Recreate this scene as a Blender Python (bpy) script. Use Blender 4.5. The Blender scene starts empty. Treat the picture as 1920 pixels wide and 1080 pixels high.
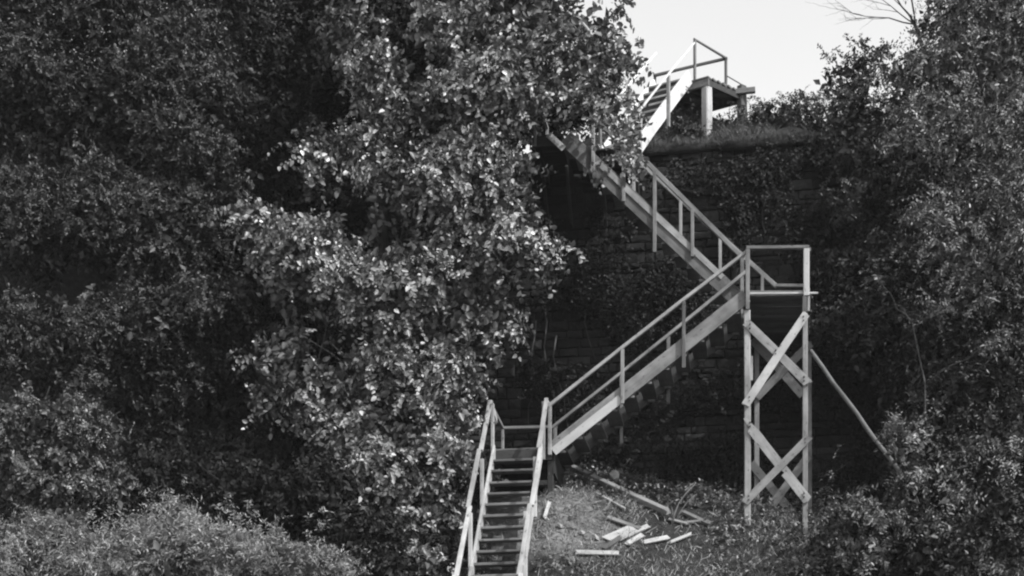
import bpy, math, random
import numpy as np
from mathutils import Vector, Matrix

random.seed(7)
rng = np.random.default_rng(11)
S = bpy.context.scene
COL = S.collection

# ------------------------------------------------------------------ camera, sky, sun, exposure
CAMZ = 1.6
cam = bpy.data.cameras.new('camera')
cam.lens = 57.375; cam.sensor_width = 36.0
cam.shift_y = 0.552                      # rising front of a view camera: verticals stay vertical
cam.clip_start = 0.1; cam.clip_end = 4000
camo = bpy.data.objects.new('camera', cam); COL.objects.link(camo)
camo.location = (0, 0, CAMZ); camo.rotation_euler = (math.radians(90), 0, 0)
S.camera = camo

SUN = Vector((0.70, -0.58, 0.86)).normalized()
ELEV = math.asin(SUN.z)
world = bpy.data.worlds.new('World'); S.world = world
world.use_nodes = True
nt = world.node_tree; nt.nodes.clear()
sky = nt.nodes.new('ShaderNodeTexSky'); sky.sky_type = 'NISHITA'; sky.sun_disc = False
sky.sun_elevation = ELEV; sky.sun_rotation = math.atan2(SUN.x, SUN.y)
sky.air_density = 3.0; sky.dust_density = 0.3; sky.ozone_density = 1.0
bw = nt.nodes.new('ShaderNodeRGBToBW')   # black-and-white film
bg = nt.nodes.new('ShaderNodeBackground'); bg.inputs['Strength'].default_value = 0.15
wo = nt.nodes.new('ShaderNodeOutputWorld')
nt.links.new(sky.outputs[0], bw.inputs[0]); nt.links.new(bw.outputs[0], bg.inputs[0]); nt.links.new(bg.outputs[0], wo.inputs[0])

sl = bpy.data.lights.new('sun', 'SUN'); sl.energy = 3.1; sl.angle = math.radians(0.6)
so = bpy.data.objects.new('sun', sl); COL.objects.link(so)
so.rotation_euler = SUN.to_track_quat('Z', 'Y').to_euler(); so.location = (20, -10, 30)

S.view_settings.view_transform = 'Standard'; S.view_settings.look = 'None'
S.view_settings.exposure = 0.68; S.view_settings.gamma = 1.0; S.view_settings.use_curve_mapping = False
S.cycles.filter_width = 2.2
S.cycles.max_bounces = 5; S.cycles.diffuse_bounces = 3; S.cycles.glossy_bounces = 2

# ------------------------------------------------------------------ frame of the stairs: u along the wall, v into the hill
PHI = math.radians(9)
UU = Vector((math.cos(PHI), -math.sin(PHI), 0)); VV = Vector((math.sin(PHI), math.cos(PHI), 0)); ZZ = Vector((0, 0, 1))
O = Vector((-0.379, 29.0, 8.784))
def W(u, v, z): return O + UU * u + VV * v + ZZ * z

# ------------------------------------------------------------------ materials (grey: the photograph is black and white)
def mat(name, rough=0.85, spec=0.3):
    m = bpy.data.materials.new(name); m.use_nodes = True
    n = m.node_tree; b = n.nodes['Principled BSDF']
    b.inputs['Roughness'].default_value = rough; b.inputs['Specular IOR Level'].default_value = spec
    return m, n, b
def node(n, t, **kw):
    x = n.nodes.new(t)
    for k, v in kw.items(): setattr(x, k, v)
    return x
def mathn(n, op, a, b=None, c=None):
    x = n.nodes.new('ShaderNodeMath'); x.operation = op
    for i, q in enumerate((a, b, c)):
        if q is None: continue
        if isinstance(q, (int, float)): x.inputs[i].default_value = q
        else: n.links.new(q, x.inputs[i])
    return x.outputs[0]
def maprange(n, v, a, b, c, d):
    x = n.nodes.new('ShaderNodeMapRange'); n.links.new(v, x.inputs[0])
    for i, q in enumerate((a, b, c, d)): x.inputs[i + 1].default_value = q
    return x.outputs[0]
def noise(n, vec, scale, detail=4, rough=0.6):
    x = n.nodes.new('ShaderNodeTexNoise'); x.inputs['Scale'].default_value = scale
    x.inputs['Detail'].default_value = detail; x.inputs['Roughness'].default_value = rough
    if vec is not None: n.links.new(vec, x.inputs['Vector'])
    return x.outputs['Fac']
def grey(n, val, sock):
    c = n.nodes.new('ShaderNodeCombineColor')
    for i in range(3): n.links.new(val, c.inputs[i])
    n.links.new(c.outputs[0], sock)
def bump(n, b, h, strength, dist):
    x = n.nodes.new('ShaderNodeBump'); x.inputs['Strength'].default_value = strength; x.inputs['Distance'].default_value = dist
    n.links.new(h, x.inputs['Height']); n.links.new(x.outputs[0], b.inputs['Normal'])

def wood(name, lo, hi, stain=0.35):
    m, n, b = mat(name, 0.8, 0.25)
    tc = node(n, 'ShaderNodeTexCoord'); oi = node(n, 'ShaderNodeObjectInfo')
    off = node(n, 'ShaderNodeVectorMath', operation='ADD'); cb = node(n, 'ShaderNodeCombineXYZ')
    k = mathn(n, 'MULTIPLY', oi.outputs['Random'], 57.0)
    for i in range(3): n.links.new(k, cb.inputs[i])
    n.links.new(tc.outputs['Object'], off.inputs[0]); n.links.new(cb.outputs[0], off.inputs[1])
    mp = node(n, 'ShaderNodeMapping'); mp.inputs['Scale'].default_value = (0.7, 8, 8); n.links.new(off.outputs[0], mp.inputs[0])
    g = noise(n, mp.outputs[0], 2.2, 5, 0.65)
    s = noise(n, off.outputs[0], 1.7, 4, 0.6)
    mp2 = node(n, 'ShaderNodeMapping'); mp2.inputs['Scale'].default_value = (3, 9, 9); n.links.new(off.outputs[0], mp2.inputs[0])
    kn = noise(n, mp2.outputs[0], 3.4, 2, 0.5)
    t = mathn(n, 'ADD', mathn(n, 'MULTIPLY', g, 0.5), mathn(n, 'MULTIPLY', oi.outputs['Random'], 0.38))
    val = maprange(n, t, 0.24, 0.62, lo, hi)
    val = mathn(n, 'MULTIPLY', val, maprange(n, s, 0.36, 0.60, 1 - stain, 1.0))
    val = mathn(n, 'MULTIPLY', val, maprange(n, kn, 0.64, 0.72, 1.0, 0.4))
    grey(n, val, b.inputs['Base Color'])
    bump(n, b, g, 0.35, 0.01)
    return m
M_WOOD = wood('sawn_timber', 0.15, 0.36, 0.45)
M_PALE = wood('fresh_timber', 0.28, 0.52, 0.35)
M_NEW_SUNLIT = wood('new_sunlit_timber', 0.42, 0.60, 0.15)  # new facing board; on two posts the paleness stands for sunlight
M_WHITE = wood('sunlit_white_timber', 0.60, 0.80, 0.15)  # sun-facing top flight: its sunlit brightness is put into the colour
M_DECK = wood('trodden_shaded_timber', 0.12, 0.22)
M_DARK = wood('dark_timber', 0.03, 0.06)  # near-black; on the far stringer and top risers it stands for shade
M_OLD = wood('grey_timber', 0.10, 0.20)

def leafmat(name, lo, hi, pale, rough, spec=0.5, trans=0.0):
    m, n, b = mat(name, rough, spec)
    a = node(n, 'ShaderNodeAttribute', attribute_name='tone')
    t = a.outputs['Fac']
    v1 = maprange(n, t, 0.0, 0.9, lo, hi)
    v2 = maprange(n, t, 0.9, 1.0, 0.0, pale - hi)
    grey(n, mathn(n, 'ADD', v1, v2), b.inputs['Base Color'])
    return m
M_BROAD = leafmat('broad_leaf', 0.012, 0.34, 0.58, 0.38, 0.5)
M_FINE = leafmat('fine_leaf', 0.010, 0.062, 0.13, 0.5, 0.4)
M_FINER = leafmat('feathery_leaf', 0.016, 0.21, 0.42, 0.45, 0.45)
M_LIGHT = leafmat('light_leaf', 0.05, 0.18, 0.38, 0.45, 0.45)
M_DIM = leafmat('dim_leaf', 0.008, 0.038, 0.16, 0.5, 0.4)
M_SHADE = leafmat('shade_dark_leaf', 0.006, 0.018, 0.04, 0.6, 0.25)  # leaf colour darkened so that it carries the shade of the hollow
M_HERB = leafmat('herb_leaf', 0.06, 0.36, 0.5, 0.6, 0.3)
M_GRASS = leafmat('dry_grass', 0.05, 0.14, 0.24, 0.7, 0.2)

def barkmat():
    m, n, b = mat('bark', 0.9, 0.2)
    tc = node(n, 'ShaderNodeTexCoord')
    mp = node(n, 'ShaderNodeMapping'); mp.inputs['Scale'].default_value = (6, 6, 1.2); n.links.new(tc.outputs['Object'], mp.inputs[0])
    g = noise(n, mp.outputs[0], 4, 6, 0.65)
    grey(n, maprange(n, g, 0.3, 0.7, 0.03, 0.10), b.inputs['Base Color']); bump(n, b, g, 0.8, 0.03)
    return m
M_BARK = barkmat()

def stonemat(name, by_attr):
    m, n, b = mat(name, 0.92, 0.2)
    tc = node(n, 'ShaderNodeTexCoord')
    geo = node(n, 'ShaderNodeNewGeometry')
    if by_attr:
        r = node(n, 'ShaderNodeAttribute', attribute_name='tone').outputs['Fac']
    else:
        r = node(n, 'ShaderNodeObjectInfo').outputs['Random']
    g = noise(n, geo.outputs['Position'], 14, 5, 0.65)
    st = noise(n, geo.outputs['Position'], 0.9, 4, 0.6)
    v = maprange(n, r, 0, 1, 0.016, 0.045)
    v = mathn(n, 'MULTIPLY', v, maprange(n, g, 0.3, 0.7, 0.65, 1.25))
    v = mathn(n, 'MULTIPLY', v, maprange(n, st, 0.38, 0.62, 0.45, 1.1))      # damp and lichen staining
    grey(n, v, b.inputs['Base Color']); bump(n, b, g, 0.7, 0.02)
    return m
M_STONE = stonemat('rough_stone', False)
M_STONES = stonemat('rough_stones', True)
def plain(name, a, c, sc, rough=0.9):
    m, n, b = mat(name, rough, 0.2)
    geo = node(n, 'ShaderNodeNewGeometry')
    g = noise(n, geo.outputs['Position'], sc, 6, 0.65)
    grey(n, maprange(n, g, 0.3, 0.7, a, c), b.inputs['Base Color']); bump(n, b, g, 0.6, 0.03)
    return m
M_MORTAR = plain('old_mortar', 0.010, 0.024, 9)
M_RUBBLE = plain('pale_rubble', 0.22, 0.4, 11)
M_CHIP = plain('stone_chips', 0.08, 0.2, 11)

def groundmat():
    m, n, b = mat('earth', 0.95, 0.15)
    geo = node(n, 'ShaderNodeNewGeometry'); pos = geo.outputs['Position']
    g1 = noise(n, pos, 1.4, 6, 0.65); g2 = noise(n, pos, 9, 6, 0.7)
    c = W(1.25, -0.75, -1.5)
    d = node(n, 'ShaderNodeVectorMath', operation='DISTANCE'); n.links.new(pos, d.inputs[0]); d.inputs[1].default_value = c
    dd = mathn(n, 'ADD', d.outputs['Value'], mathn(n, 'MULTIPLY', g1, 1.6))
    bare = maprange(n, dd, 1.3, 2.2, 1.0, 0.0)                                # trodden bare earth by the steps
    dark = maprange(n, g2, 0.3, 0.7, 0.015, 0.045)
    pale = maprange(n, g2, 0.3, 0.7, 0.07, 0.26)
    v = mathn(n, 'ADD', mathn(n, 'MULTIPLY', dark, mathn(n, 'SUBTRACT', 1.0, bare)), mathn(n, 'MULTIPLY', pale, bare))
    grey(n, v, b.inputs['Base Color']); bump(n, b, g2, 0.9, 0.06)
    return m
M_EARTH = groundmat()

# ------------------------------------------------------------------ object helpers
def setp(o, label=None, cat=None, group=None, kind=None):
    if label: o['label'] = label
    if cat: o['category'] = cat
    if group: o['group'] = group
    if kind: o['kind'] = kind
    return o
ABS = {}
def link(name, data, world_m, parent=None):
    o = bpy.data.objects.new(name, data); COL.objects.link(o)
    ABS[o.name] = world_m
    if parent is not None:
        o.parent = parent; o.matrix_basis = ABS[parent.name].inverted() @ world_m
    else:
        o.matrix_basis = world_m
    return o
def empty(name, loc, parent=None):
    o = link(name, None, Matrix.Translation(loc), parent); o.empty_display_size = 0.3
    return o
def mesh_from(name, verts, faces, material, smooth=False):
    me = bpy.data.meshes.new(name)
    me.from_pydata([tuple(v) for v in verts], [], faces)
    me.materials.append(material)
    if smooth: me.polygons.foreach_set('use_smooth', [True] * len(me.polygons))
    me.update()
    return me
def fast_mesh(name, V, F, material, tone=None):
    """V (n,3) float array, F (m,k) int array with k = 3 or 4, tone per face."""
    me = bpy.data.meshes.new(name)
    V = np.ascontiguousarray(V, np.float32); F = np.ascontiguousarray(F, np.int32)
    m, k = F.shape
    me.vertices.add(len(V)); me.vertices.foreach_set('co', V.ravel())
    me.loops.add(m * k); me.loops.foreach_set('vertex_index', F.ravel())
    me.polygons.add(m); me.polygons.foreach_set('loop_start', np.arange(0, m * k, k, dtype=np.int32))
    if tone is not None:
        at = me.attributes.new('tone', 'FLOAT', 'FACE'); at.data.foreach_set('value', np.ascontiguousarray(tone, np.float32))
    me.materials.append(material)
    me.update(calc_edges=True)
    return me

def beam(name, p0, p1, w, h, material, parent, up=ZZ, ext=0.0, rag=0.006, rough_end=False, roll=0.0):
    """A sawn piece from p0 to p1: w across, h along 'up'. Its own mesh, length along local X."""
    p0 = Vector(p0); p1 = Vector(p1)
    x = (p1 - p0); L = x.length + 2 * ext; x.normalize()
    z = (up - x * up.dot(x))
    if z.length < 1e-4: z = VV - x * VV.dot(x)
    z.normalize(); y = z.cross(x)
    c = (p0 + p1) / 2
    M = Matrix(((x.x, y.x, z.x, c.x), (x.y, y.y, z.y, c.y), (x.z, y.z, z.z, c.z), (0, 0, 0, 1)))
    if roll: M = M @ Matrix.Rotation(roll, 4, 'X')
    nseg = 1 if L < 1.2 else 3
    vs, fs = [], []
    cz = random.uniform(-1, 1) * 0.004 * L; cy = random.uniform(-1, 1) * 0.003 * L      # warp
    ch = min(w, h) * 0.12
    for i in range(nseg + 1):
        t = i / nseg; px = (t - 0.5) * L; bow = 4 * t * (1 - t)
        hw, hh = w / 2 + random.uniform(-rag, rag) * 0.5, h / 2 + random.uniform(-rag, rag) * 0.5
        ring = [(-hw + ch, -hh), (hw - ch, -hh), (hw, -hh + ch), (hw, hh - ch), (hw - ch, hh), (-hw + ch, hh), (-hw, hh - ch), (-hw, -hh + ch)]
        for (yy, zz) in ring:
            jx = random.uniform(-0.045, 0.045) if rough_end and i in (0, nseg) else 0
            vs.append((px + jx, yy + cy * bow, zz + cz * bow))
    for i in range(nseg):
        for k in range(8):
            a = i * 8 + k; b2 = i * 8 + (k + 1) % 8
            fs.append((a, b2, b2 + 8, a + 8))
    fs.append(tuple(reversed(range(8)))); fs.append(tuple(range(nseg * 8, nseg * 8 + 8)))
    me = mesh_from(name, vs, fs, material)
    return link(name, me, M, parent)

def board_outline(name, origin, xdir, zdir, outline, th, material, parent):
    """A broken or notched board: an outline in its own plane, given thickness."""
    x = xdir.normalized(); z = (zdir - x * zdir.dot(x)).normalized(); y = z.cross(x)
    M = Matrix(((x.x, y.x, z.x, origin.x), (x.y, y.y, z.y, origin.y), (x.z, y.z, z.z, origin.z), (0, 0, 0, 1)))
    n = len(outline)
    vs = [(a, -th / 2, c) for a, c in outline] + [(a, th / 2, c) for a, c in outline]
    fs = [tuple(range(n)), tuple(reversed(range(n, 2 * n)))] + [(i, n + i, n + (i + 1) % n, (i + 1) % n) for i in range(n)]
    return link(name, mesh_from(name, vs, fs, material), M, parent)

def tube_mesh(name, paths, material, sides=7, base=Vector((0, 0, 0))):
    vs, fs = [], []
    for pts, rad in paths:
        pts = [Vector(p) - base for p in pts]; st = len(vs)
        for i, p in enumerate(pts):
            t = (pts[min(i + 1, len(pts) - 1)] - pts[max(i - 1, 0)]).normalized()
            a = t.orthogonal().normalized(); b = t.cross(a)
            for k in range(sides):
                q = 2 * math.pi * k / sides
                vs.append(p + (a * math.cos(q) + b * math.sin(q)) * rad[i])
        for i in range(len(pts) - 1):
            for k in range(sides):
                fs.append((st + i * sides + k, st + i * sides + (k + 1) % sides, st + (i + 1) * sides + (k + 1) % sides, st + (i + 1) * sides + k))
        fs.append(tuple(st + k for k in reversed(range(sides)))); fs.append(tuple(st + (len(pts) - 1) * sides + k for k in range(sides)))
    return mesh_from(name, vs, fs, material, True)

def limb_path(a, b, r0, r1, n=6, wob=0.12):
    a = Vector(a); b = Vector(b); L = (b - a).length
    pts, rad = [], []
    for i in range(n + 1):
        t = i / n; w = math.sin(math.pi * t) * wob * L
        pts.append(a.lerp(b, t) + Vector((random.uniform(-1, 1), random.uniform(-1, 1), random.uniform(-.5, 1))) * w * 0.6)
        rad.append(r0 + (r1 - r0) * t)
    return pts, rad

# ------------------------------------------------------------------ terrain
WALLV = 3.3
def hn(a, b):
    return 0.5 * math.sin(a * 1.7 + 1.3 * math.sin(b * 1.1)) + 0.35 * math.sin(b * 2.3 + a * 0.9 + 2) + 0.25 * math.sin(a * 4.1 - b * 3.3)
def ground(a, b):
    uc = min(max(a, 0.6), 7.5)
    base = -0.75 - 0.205 * (uc - 1) - 0.25 * math.exp(-((a - 0.45) / 0.6) ** 4)
    if b < 0: z = base + (0.93 * b if b > -2.5 else -0.93 * 2.5 + 1.08 * (b + 2.5))
    elif b < WALLV: z = base + 0.36 * b
    else: z = 6.52 + 0.46 * min(b - WALLV, 2.4) + (0.10 * math.sin(a * 2.1 + b) + 0.07 * math.sin(a * 4.7 + 1)) * min(1, (b - WALLV) * 2) + 0.12 + 0.95 * math.exp(-((a - 3.05) / 0.75) ** 2 - ((b - 6.0) / 0.9) ** 2)
    if a < -12 and b > -6: z += min(-12 - a, 14) * 0.16 * (1 if b < WALLV else 0.3)
    if z <= -8.78: return -8.78
    return z
def groundn(a, b):
    z = ground(a, b)
    amp = 0.07 if z > -8.7 else 0.03
    fine = 0.0
    if -3 < a < 9 and -4.5 < b < WALLV: fine = 0.030 * math.sin(a * 11.3 + 2 * math.sin(b * 7.1)) * math.sin(b * 13.7 + 2 * math.sin(a * 6.3)) + 0.018 * math.sin(a * 27 + b * 9) * math.sin(b * 23 - a * 14)
    return z + amp * hn(a, b) + fine
def axis(parts):
    o = []
    for s, e, n in parts: o += list(np.linspace(s, e, n, endpoint=False))
    o.append(parts[-1][1]); return o
us = axis([(-1500, -60, 6), (-60, -14, 12), (-14, -2, 40), (-2, 8, 120), (8, 14, 24), (14, 60, 12), (60, 1500, 6)])
vs_ = axis([(-60, -14, 10), (-14, -4, 22), (-4, WALLV, 110), (WALLV, WALLV + 0.03, 1), (WALLV + 0.03, 7.5, 20), (7.5, 40, 10), (40, 2500, 8)])
GV = []
rows = []
for b in vs_:
    if b == WALLV: rows += [(b, 0), (b, 1), (b, 2), (b, 3)]       # foot of the drop, its top, and the turf lip that hangs over the wall
    else: rows.append((b, 9))
for b, kind_ in rows:
    for a in us:
        lip = 0.16 + 0.07 * math.sin(a * 3.1) + 0.05 * math.sin(a * 7.3 + 2)
        if kind_ == 0: GV.append(W(a, b, groundn(a, WALLV - 1e-6)))
        elif kind_ == 1: GV.append(W(a, b, 6.41))
        elif kind_ == 2: GV.append(W(a, b - 0.2 - lip, 6.40 - lip * .5))
        elif kind_ == 3: GV.append(W(a, b - 0.17 - lip, 6.52 - lip * .3))
        else: GV.append(W(a, b, groundn(a, b)))
nu = len(us)
GF = [(j * nu + i, j * nu + i + 1, (j + 1) * nu + i + 1, (j + 1) * nu + i) for j in range(len(rows) - 1) for i in range(nu - 1)]
setp(link('ground', mesh_from('ground', GV, GF, M_EARTH, True), Matrix.Identity(4)), kind='structure',
     label='steep dark earth hillside with trodden pale soil beside the steps')
def G(u, v, dz=0.0): return W(u, v, groundn(u, v) + dz)

# ------------------------------------------------------------------ retaining wall of coursed stone
wall = empty('retaining_wall', W(1.5, WALLV - 0.2, -0.3))
setp(wall, 'tall dark retaining wall of coursed rough stone behind the zigzag stairs', 'stone wall')
FR = Matrix(((UU.x, VV.x, 0, 0), (UU.y, VV.y, 0, 0), (0, 0, 1, 0), (0, 0, 0, 1)))
FRO = Matrix.Translation(O) @ FR
def box(x0, x1, y0, y1, z0, z1):
    v = [(x, y, z) for z in (z0, z1) for y in (y0, y1) for x in (x0, x1)]
    f = [(0, 2, 3, 1), (4, 5, 7, 6), (0, 1, 5, 4), (1, 3, 7, 5), (3, 2, 6, 7), (2, 0, 4, 6)]
    return v, f
bv, bf = box(-6, 9, WALLV - 0.13, WALLV + 0.25, -3.2, 6.42)
link('mortar', mesh_from('mortar', bv, bf, M_MORTAR), FRO, wall)
variants = []
for k in range(10):
    j = lambda s=0.5: random.uniform(-s, s)
    f4 = [(-.5 + .02 + j(.03), 0 + j(.08), -.5 + j(.06)), (.5 - .02 + j(.03), j(.08), -.5 + j(.06)), (.5 - .02 + j(.03), j(.08), .5 + j(.06)), (-.5 + .02 + j(.03), j(.08), .5 + j(.06))]
    mid = (j(.2), -0.22 + j(.12), j(.2))
    bk = [(-.5, 1, -.5), (.5, 1, -.5), (.5, 1, .5), (-.5, 1, .5)]
    variants.append((f4 + [mid] + bk, [(0, 1, 4), (1, 2, 4), (2, 3, 4), (3, 0, 4), (0, 5, 6, 1), (1, 6, 7, 2), (2, 7, 8, 3), (3, 8, 5, 0)]))
vmesh = [mesh_from('stone', v, f, M_STONE) for v, f in variants]
RECTS = [(4.2, 6.0, 3.3, 4.7), (0.3, 1.8, 4.2, 6.3), (-0.7, 0.7, 0.4, 2.2), (2.6, 4.5, 4.3, 6.2), (0.2, 1.2, 2.4, 4.6)]
cand, massv, massf, masst = [], [], [], []
z = -2.6
while z < 6.40:
    h = random.choice((0.1, .13, .15, .18, .22)) * random.uniform(.9, 1.1); u = -6 + random.uniform(0, .3)
    while u < 9:
        L = random.choice((0.18, 0.26, 0.32, 0.4, 0.48)) * random.uniform(.85, 1.15)
        k = random.randrange(10); pr = random.uniform(-0.03, 0.03)
        c = (u + L / 2, z + h / 2, L - 0.022, h - 0.022, k, pr)
        inr = any(a <= c[0] <= b and q <= c[1] <= r for a, b, q, r in RECTS)
        cand.append((0 if inr else 1, random.random(), c)); u += L
    z += h
cand.sort(key=lambda x: x[:2])
for n_, (_, _, (cu, cz, L, h, k, pr)) in enumerate(cand):
    Mw = FRO @ Matrix.Translation((cu, WALLV - 0.18 + pr, cz)) @ Matrix.Diagonal((L, 0.11, h, 1))
    if n_ < 300:
        link('stone', vmesh[k], Mw, wall)
    else:
        b0 = len(massv)
        massv += [(cu + x * L, WALLV - 0.18 + pr + y * 0.11, cz + zz * h) for x, y, zz in variants[k][0]]
        massf += [tuple(b0 + i for i in f) for f in variants[k][1]]; tn = random.random()
        masst += [tn] * len(variants[k][1])
me = mesh_from('stone_courses', massv, massf, M_STONES)
at = me.attributes.new('tone', 'FLOAT', 'FACE'); at.data.foreach_set('value', np.array(masst, np.float32))
setp(link('stone_courses', me, FRO, wall), kind='stuff')

# ------------------------------------------------------------------ the zigzag timber staircase
stairs = empty('timber_staircase', W(0.5, 0.7, -0.6))
setp(stairs, 'zigzag timber staircase with plank landings and thin handrails climbing the dark stone wall', 'staircase')
def part(name, loc, label=None):
    p = empty(name, loc, stairs)
    if label: p['label'] = label
    return p
def bm(name, a, b, w, h, par, m=None, **k):
    return beam(name, W(*a), W(*b), w, h, m or M_WOOD, par, **k)

# lowest flight: steep, comes straight down towards the viewer
f1 = part('stair_flight', W(0.5, -1, -1.2), 'steep lowest flight running straight down towards the viewer')
RUN1, RISE1, N1 = 0.21, 0.24, 21
def f1p(u, k, dz=0.0): return (u, -RUN1 * k - 0.02, -RISE1 * k + dz)
UL, UR = 0.10, 0.87
for k in range(1, N1 + 1):
    jz = random.uniform(-.008, .008)
    bm('tread', f1p(UL - 0.01, k - 0.45, -RISE1 * 0.55 + 0.0 + jz), f1p(UR + 0.01, k - 0.45, -RISE1 * 0.55 + random.uniform(-.008, .008) + jz), 0.23, 0.04, f1, M_DECK)
for uu, off in ((UL - 0.035, 0), (UR + 0.04, 0)):
    for (k0, k1) in ((-0.2, 10.4), (10.45, N1 + 0.6)):
        bm('stringer', f1p(uu, k0, -0.06), f1p(uu, k1, -0.06), 0.05, 0.21, f1, M_PALE)
RH = 0.83
for side, uu in ((-1, -0.005), (1, 1.0)):
    segs = ((-0.05, 4.6), (4.5, 9.6), (9.5, 15.2), (15.1, N1 + 0.3))
    for q, (k0, k1) in enumerate(segs):
        o_ = side * 0.03 * (q % 2)
        bm('handrail', f1p(uu + o_, k0, RH), f1p(uu + o_, k1, RH), 0.075, 0.055, f1, M_PALE)
    for q, k in enumerate((0.05, 5.2, 10.4, 15.8, N1 - 0.2)):
        uo = uu - side * 0.045
        bm('post', f1p(uo, k, -0.22), f1p(uo, k, RH - 0.03 + (0.1 if q == 2 else 0)), 0.06, 0.075, f1, M_PALE, up=VV)
# legs under its foot and middle
for k in (11, N1 - 1):
    for uu in (UL + 0.05, UR - 0.05):
        a = f1p(uu, k, -0.2); b_ = (a[0], a[1], ground(a[0], a[1]) - 0.15)
        if a[2] - b_[2] > 0.15: bm('leg', b_, a, 0.09, 0.09, f1, M_OLD, up=VV)

# lower landing
l1 = part('landing', W(0.5, 0.7, 0))
PL = 0.145
n_ = int(1.62 / PL)
for i in range(n_):
    b = 0.0 + PL * (i + .5)
    bm('deck_plank', (-0.06, b, -0.02 + random.uniform(-.003, .003)), (1.12 + random.uniform(-.03, .03), b, -0.02), PL - 0.012, 0.038, l1, M_DECK)
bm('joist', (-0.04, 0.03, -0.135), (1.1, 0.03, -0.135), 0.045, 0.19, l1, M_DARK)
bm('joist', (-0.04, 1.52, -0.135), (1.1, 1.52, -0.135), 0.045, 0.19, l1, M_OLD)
for uu in (0.0, 0.53, 1.06):
    bm('joist', (uu, 0.06, -0.13), (uu, 1.49, -0.13), 0.05, 0.17, l1, M_OLD)
for uu, vv in ((0.0, 0.1), (1.06, 0.1), (0.0, 1.45), (1.06, 1.45)):
    bm('leg', (uu, vv, ground(uu, vv) - 0.2), (uu, vv, -0.235), 0.11, 0.11, l1, M_DARK, up=VV)
bm('skirt_board', (1.13, 0.05, -0.26), (1.13, 1.3, -0.34), 0.03, 0.42, l1, M_DARK)
bm('brace', (1.04, 0.05, -0.5), (1.04, 1.3, -0.2), 0.03, 0.12, l1, M_OLD)
for uu in (-0.03, 0.95):
    bm('post', (uu, 1.5, -0.2), (uu, 1.5, RH - 0.1), 0.055, 0.06, l1, up=VV)
bm('handrail', (-0.06, 1.5, RH - 0.07), (1.0, 1.5, RH - 0.09), 0.06, 0.055, l1)
bm('handrail', (-0.01, 0.02, RH - 0.0), (-0.035, 1.48, RH - 0.06), 0.05, 0.055, l1)
bm('brace', (0.02, 0.02, RH - 0.03), (0.02, 0.5, RH - 0.2), 0.03, 0.12, l1, M_PALE)
bm('handrail', (1.0, 0.0, RH), (1.075, -0.02, 0.7), 0.045, 0.05, l1, M_PALE)

# second flight: rises to the right in front of the wall
f2 = part('stair_flight', W(2.8, 0.6, 1.2), 'second flight rising to the right in front of the dark wall')
W2 = 1.25
bm('stringer', (1.10, 0, -0.045), (4.50, 0, 2.48), 0.05, 0.245, f2)
bm('facing_board', (1.13, -0.036, -0.10), (2.32, -0.036, 0.785), 0.022, 0.15, f2, M_NEW_SUNLIT)
bm('stringer', (1.0, W2, -0.09), (4.50, W2, 2.50), 0.05, 0.245, f2, M_DARK)  # near-black colour hides the sun falling between the treads
for k in range(11):
    uu = 1.2 + 0.305 * k; zz = 0.229 * (k + 0.62) - 0.17
    bm('tread', (uu + .02, 0.03, zz), (uu + .02, W2 - 0.03, zz + random.uniform(-.006, .006)), 0.26, 0.04, f2, M_OLD)
    bm('cleat', (uu + 0.06, 0.028, zz - 0.055), (uu + 0.06, 0.13, zz - 0.045), 0.14, 0.04, f2, M_WOOD)
    bm('cleat', (uu + 0.04, W2 - 0.1, zz - 0.055), (uu + 0.04, W2 - 0.03, zz - 0.055), 0.12, 0.04, f2, M_OLD)
bm('handrail', (1.03, -0.03, 0.70), (4.55, -0.03, 3.27), 0.06, 0.055, f2)
bm('handrail', (0.93, W2 + .04, 0.675), (4.48, W2 + .04, 3.36), 0.06, 0.055, f2)
for u_, a, b in ((1.069, -0.16, 0.70), (2.35, 0.688, 1.64), (3.42, 1.264, 2.42)):
    bm('post', (u_, -0.058, a), (u_, -0.058, b), 0.06, 0.065, f2, up=VV)
for u_, a, b in ((0.985, 0.1, 0.66), (2.209, 0.33, 1.60), (3.067, 1.027, 2.27), (4.40, 2.55, 3.27)):
    bm('post', (u_, W2 + 0.06, a), (u_, W2 + 0.06, b), 0.06, 0.065, f2, up=VV)

# tower landing with its braced trestle
l2 = part('landing', W(5.0, 1.0, 2.5), 'upper landing carried on the braced trestle tower')
LZ = 2.50
n_ = int(2.25 / PL)
for i in range(n_):
    b = -0.02 + PL * (i + .5)
    bm('deck_plank', (4.44 + random.uniform(-.02, .02), b, LZ - 0.01 + random.uniform(-.003, .003)), (5.62 + random.uniform(-.02, .02), b, LZ - 0.06), PL - 0.012, 0.038, l2, M_DECK)
for uu in (4.53, 5.5):
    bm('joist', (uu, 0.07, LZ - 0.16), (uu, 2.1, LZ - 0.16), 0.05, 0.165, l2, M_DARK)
bm('edge_board', (4.56, -0.045, LZ + 0.002), (5.72, -0.045, LZ - 0.05), 0.03, 0.03, l2, M_PALE)
bm('joist', (4.56, 2.12, LZ - 0.15), (5.48, 2.12, LZ - 0.17), 0.05, 0.165, l2, M_DARK)
bm('post', (4.52, -0.07, LZ - 0.28), (4.52, -0.07, 3.255), 0.07, 0.075, l2, up=VV)
bm('post', (5.52, -0.07, LZ - 0.10), (5.52, -0.07, 3.205), 0.10, 0.095, l2, M_NEW_SUNLIT, up=VV)  # paler timber makes up for the sun this post loses
bm('post', (5.49, -0.075, LZ - 0.38), (5.49, -0.075, LZ - 0.105), 0.075, 0.07, l2, M_OLD, up=VV)
bm('post', (5.56, -0.06, LZ - 0.36), (5.56, -0.06, LZ - 0.105), 0.04, 0.045, l2, M_PALE, up=VV)
bm('post', (5.60, 2.03, LZ - 0.1), (5.60, 2.03, 3.28), 0.06, 0.06, l2, up=VV)
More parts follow.
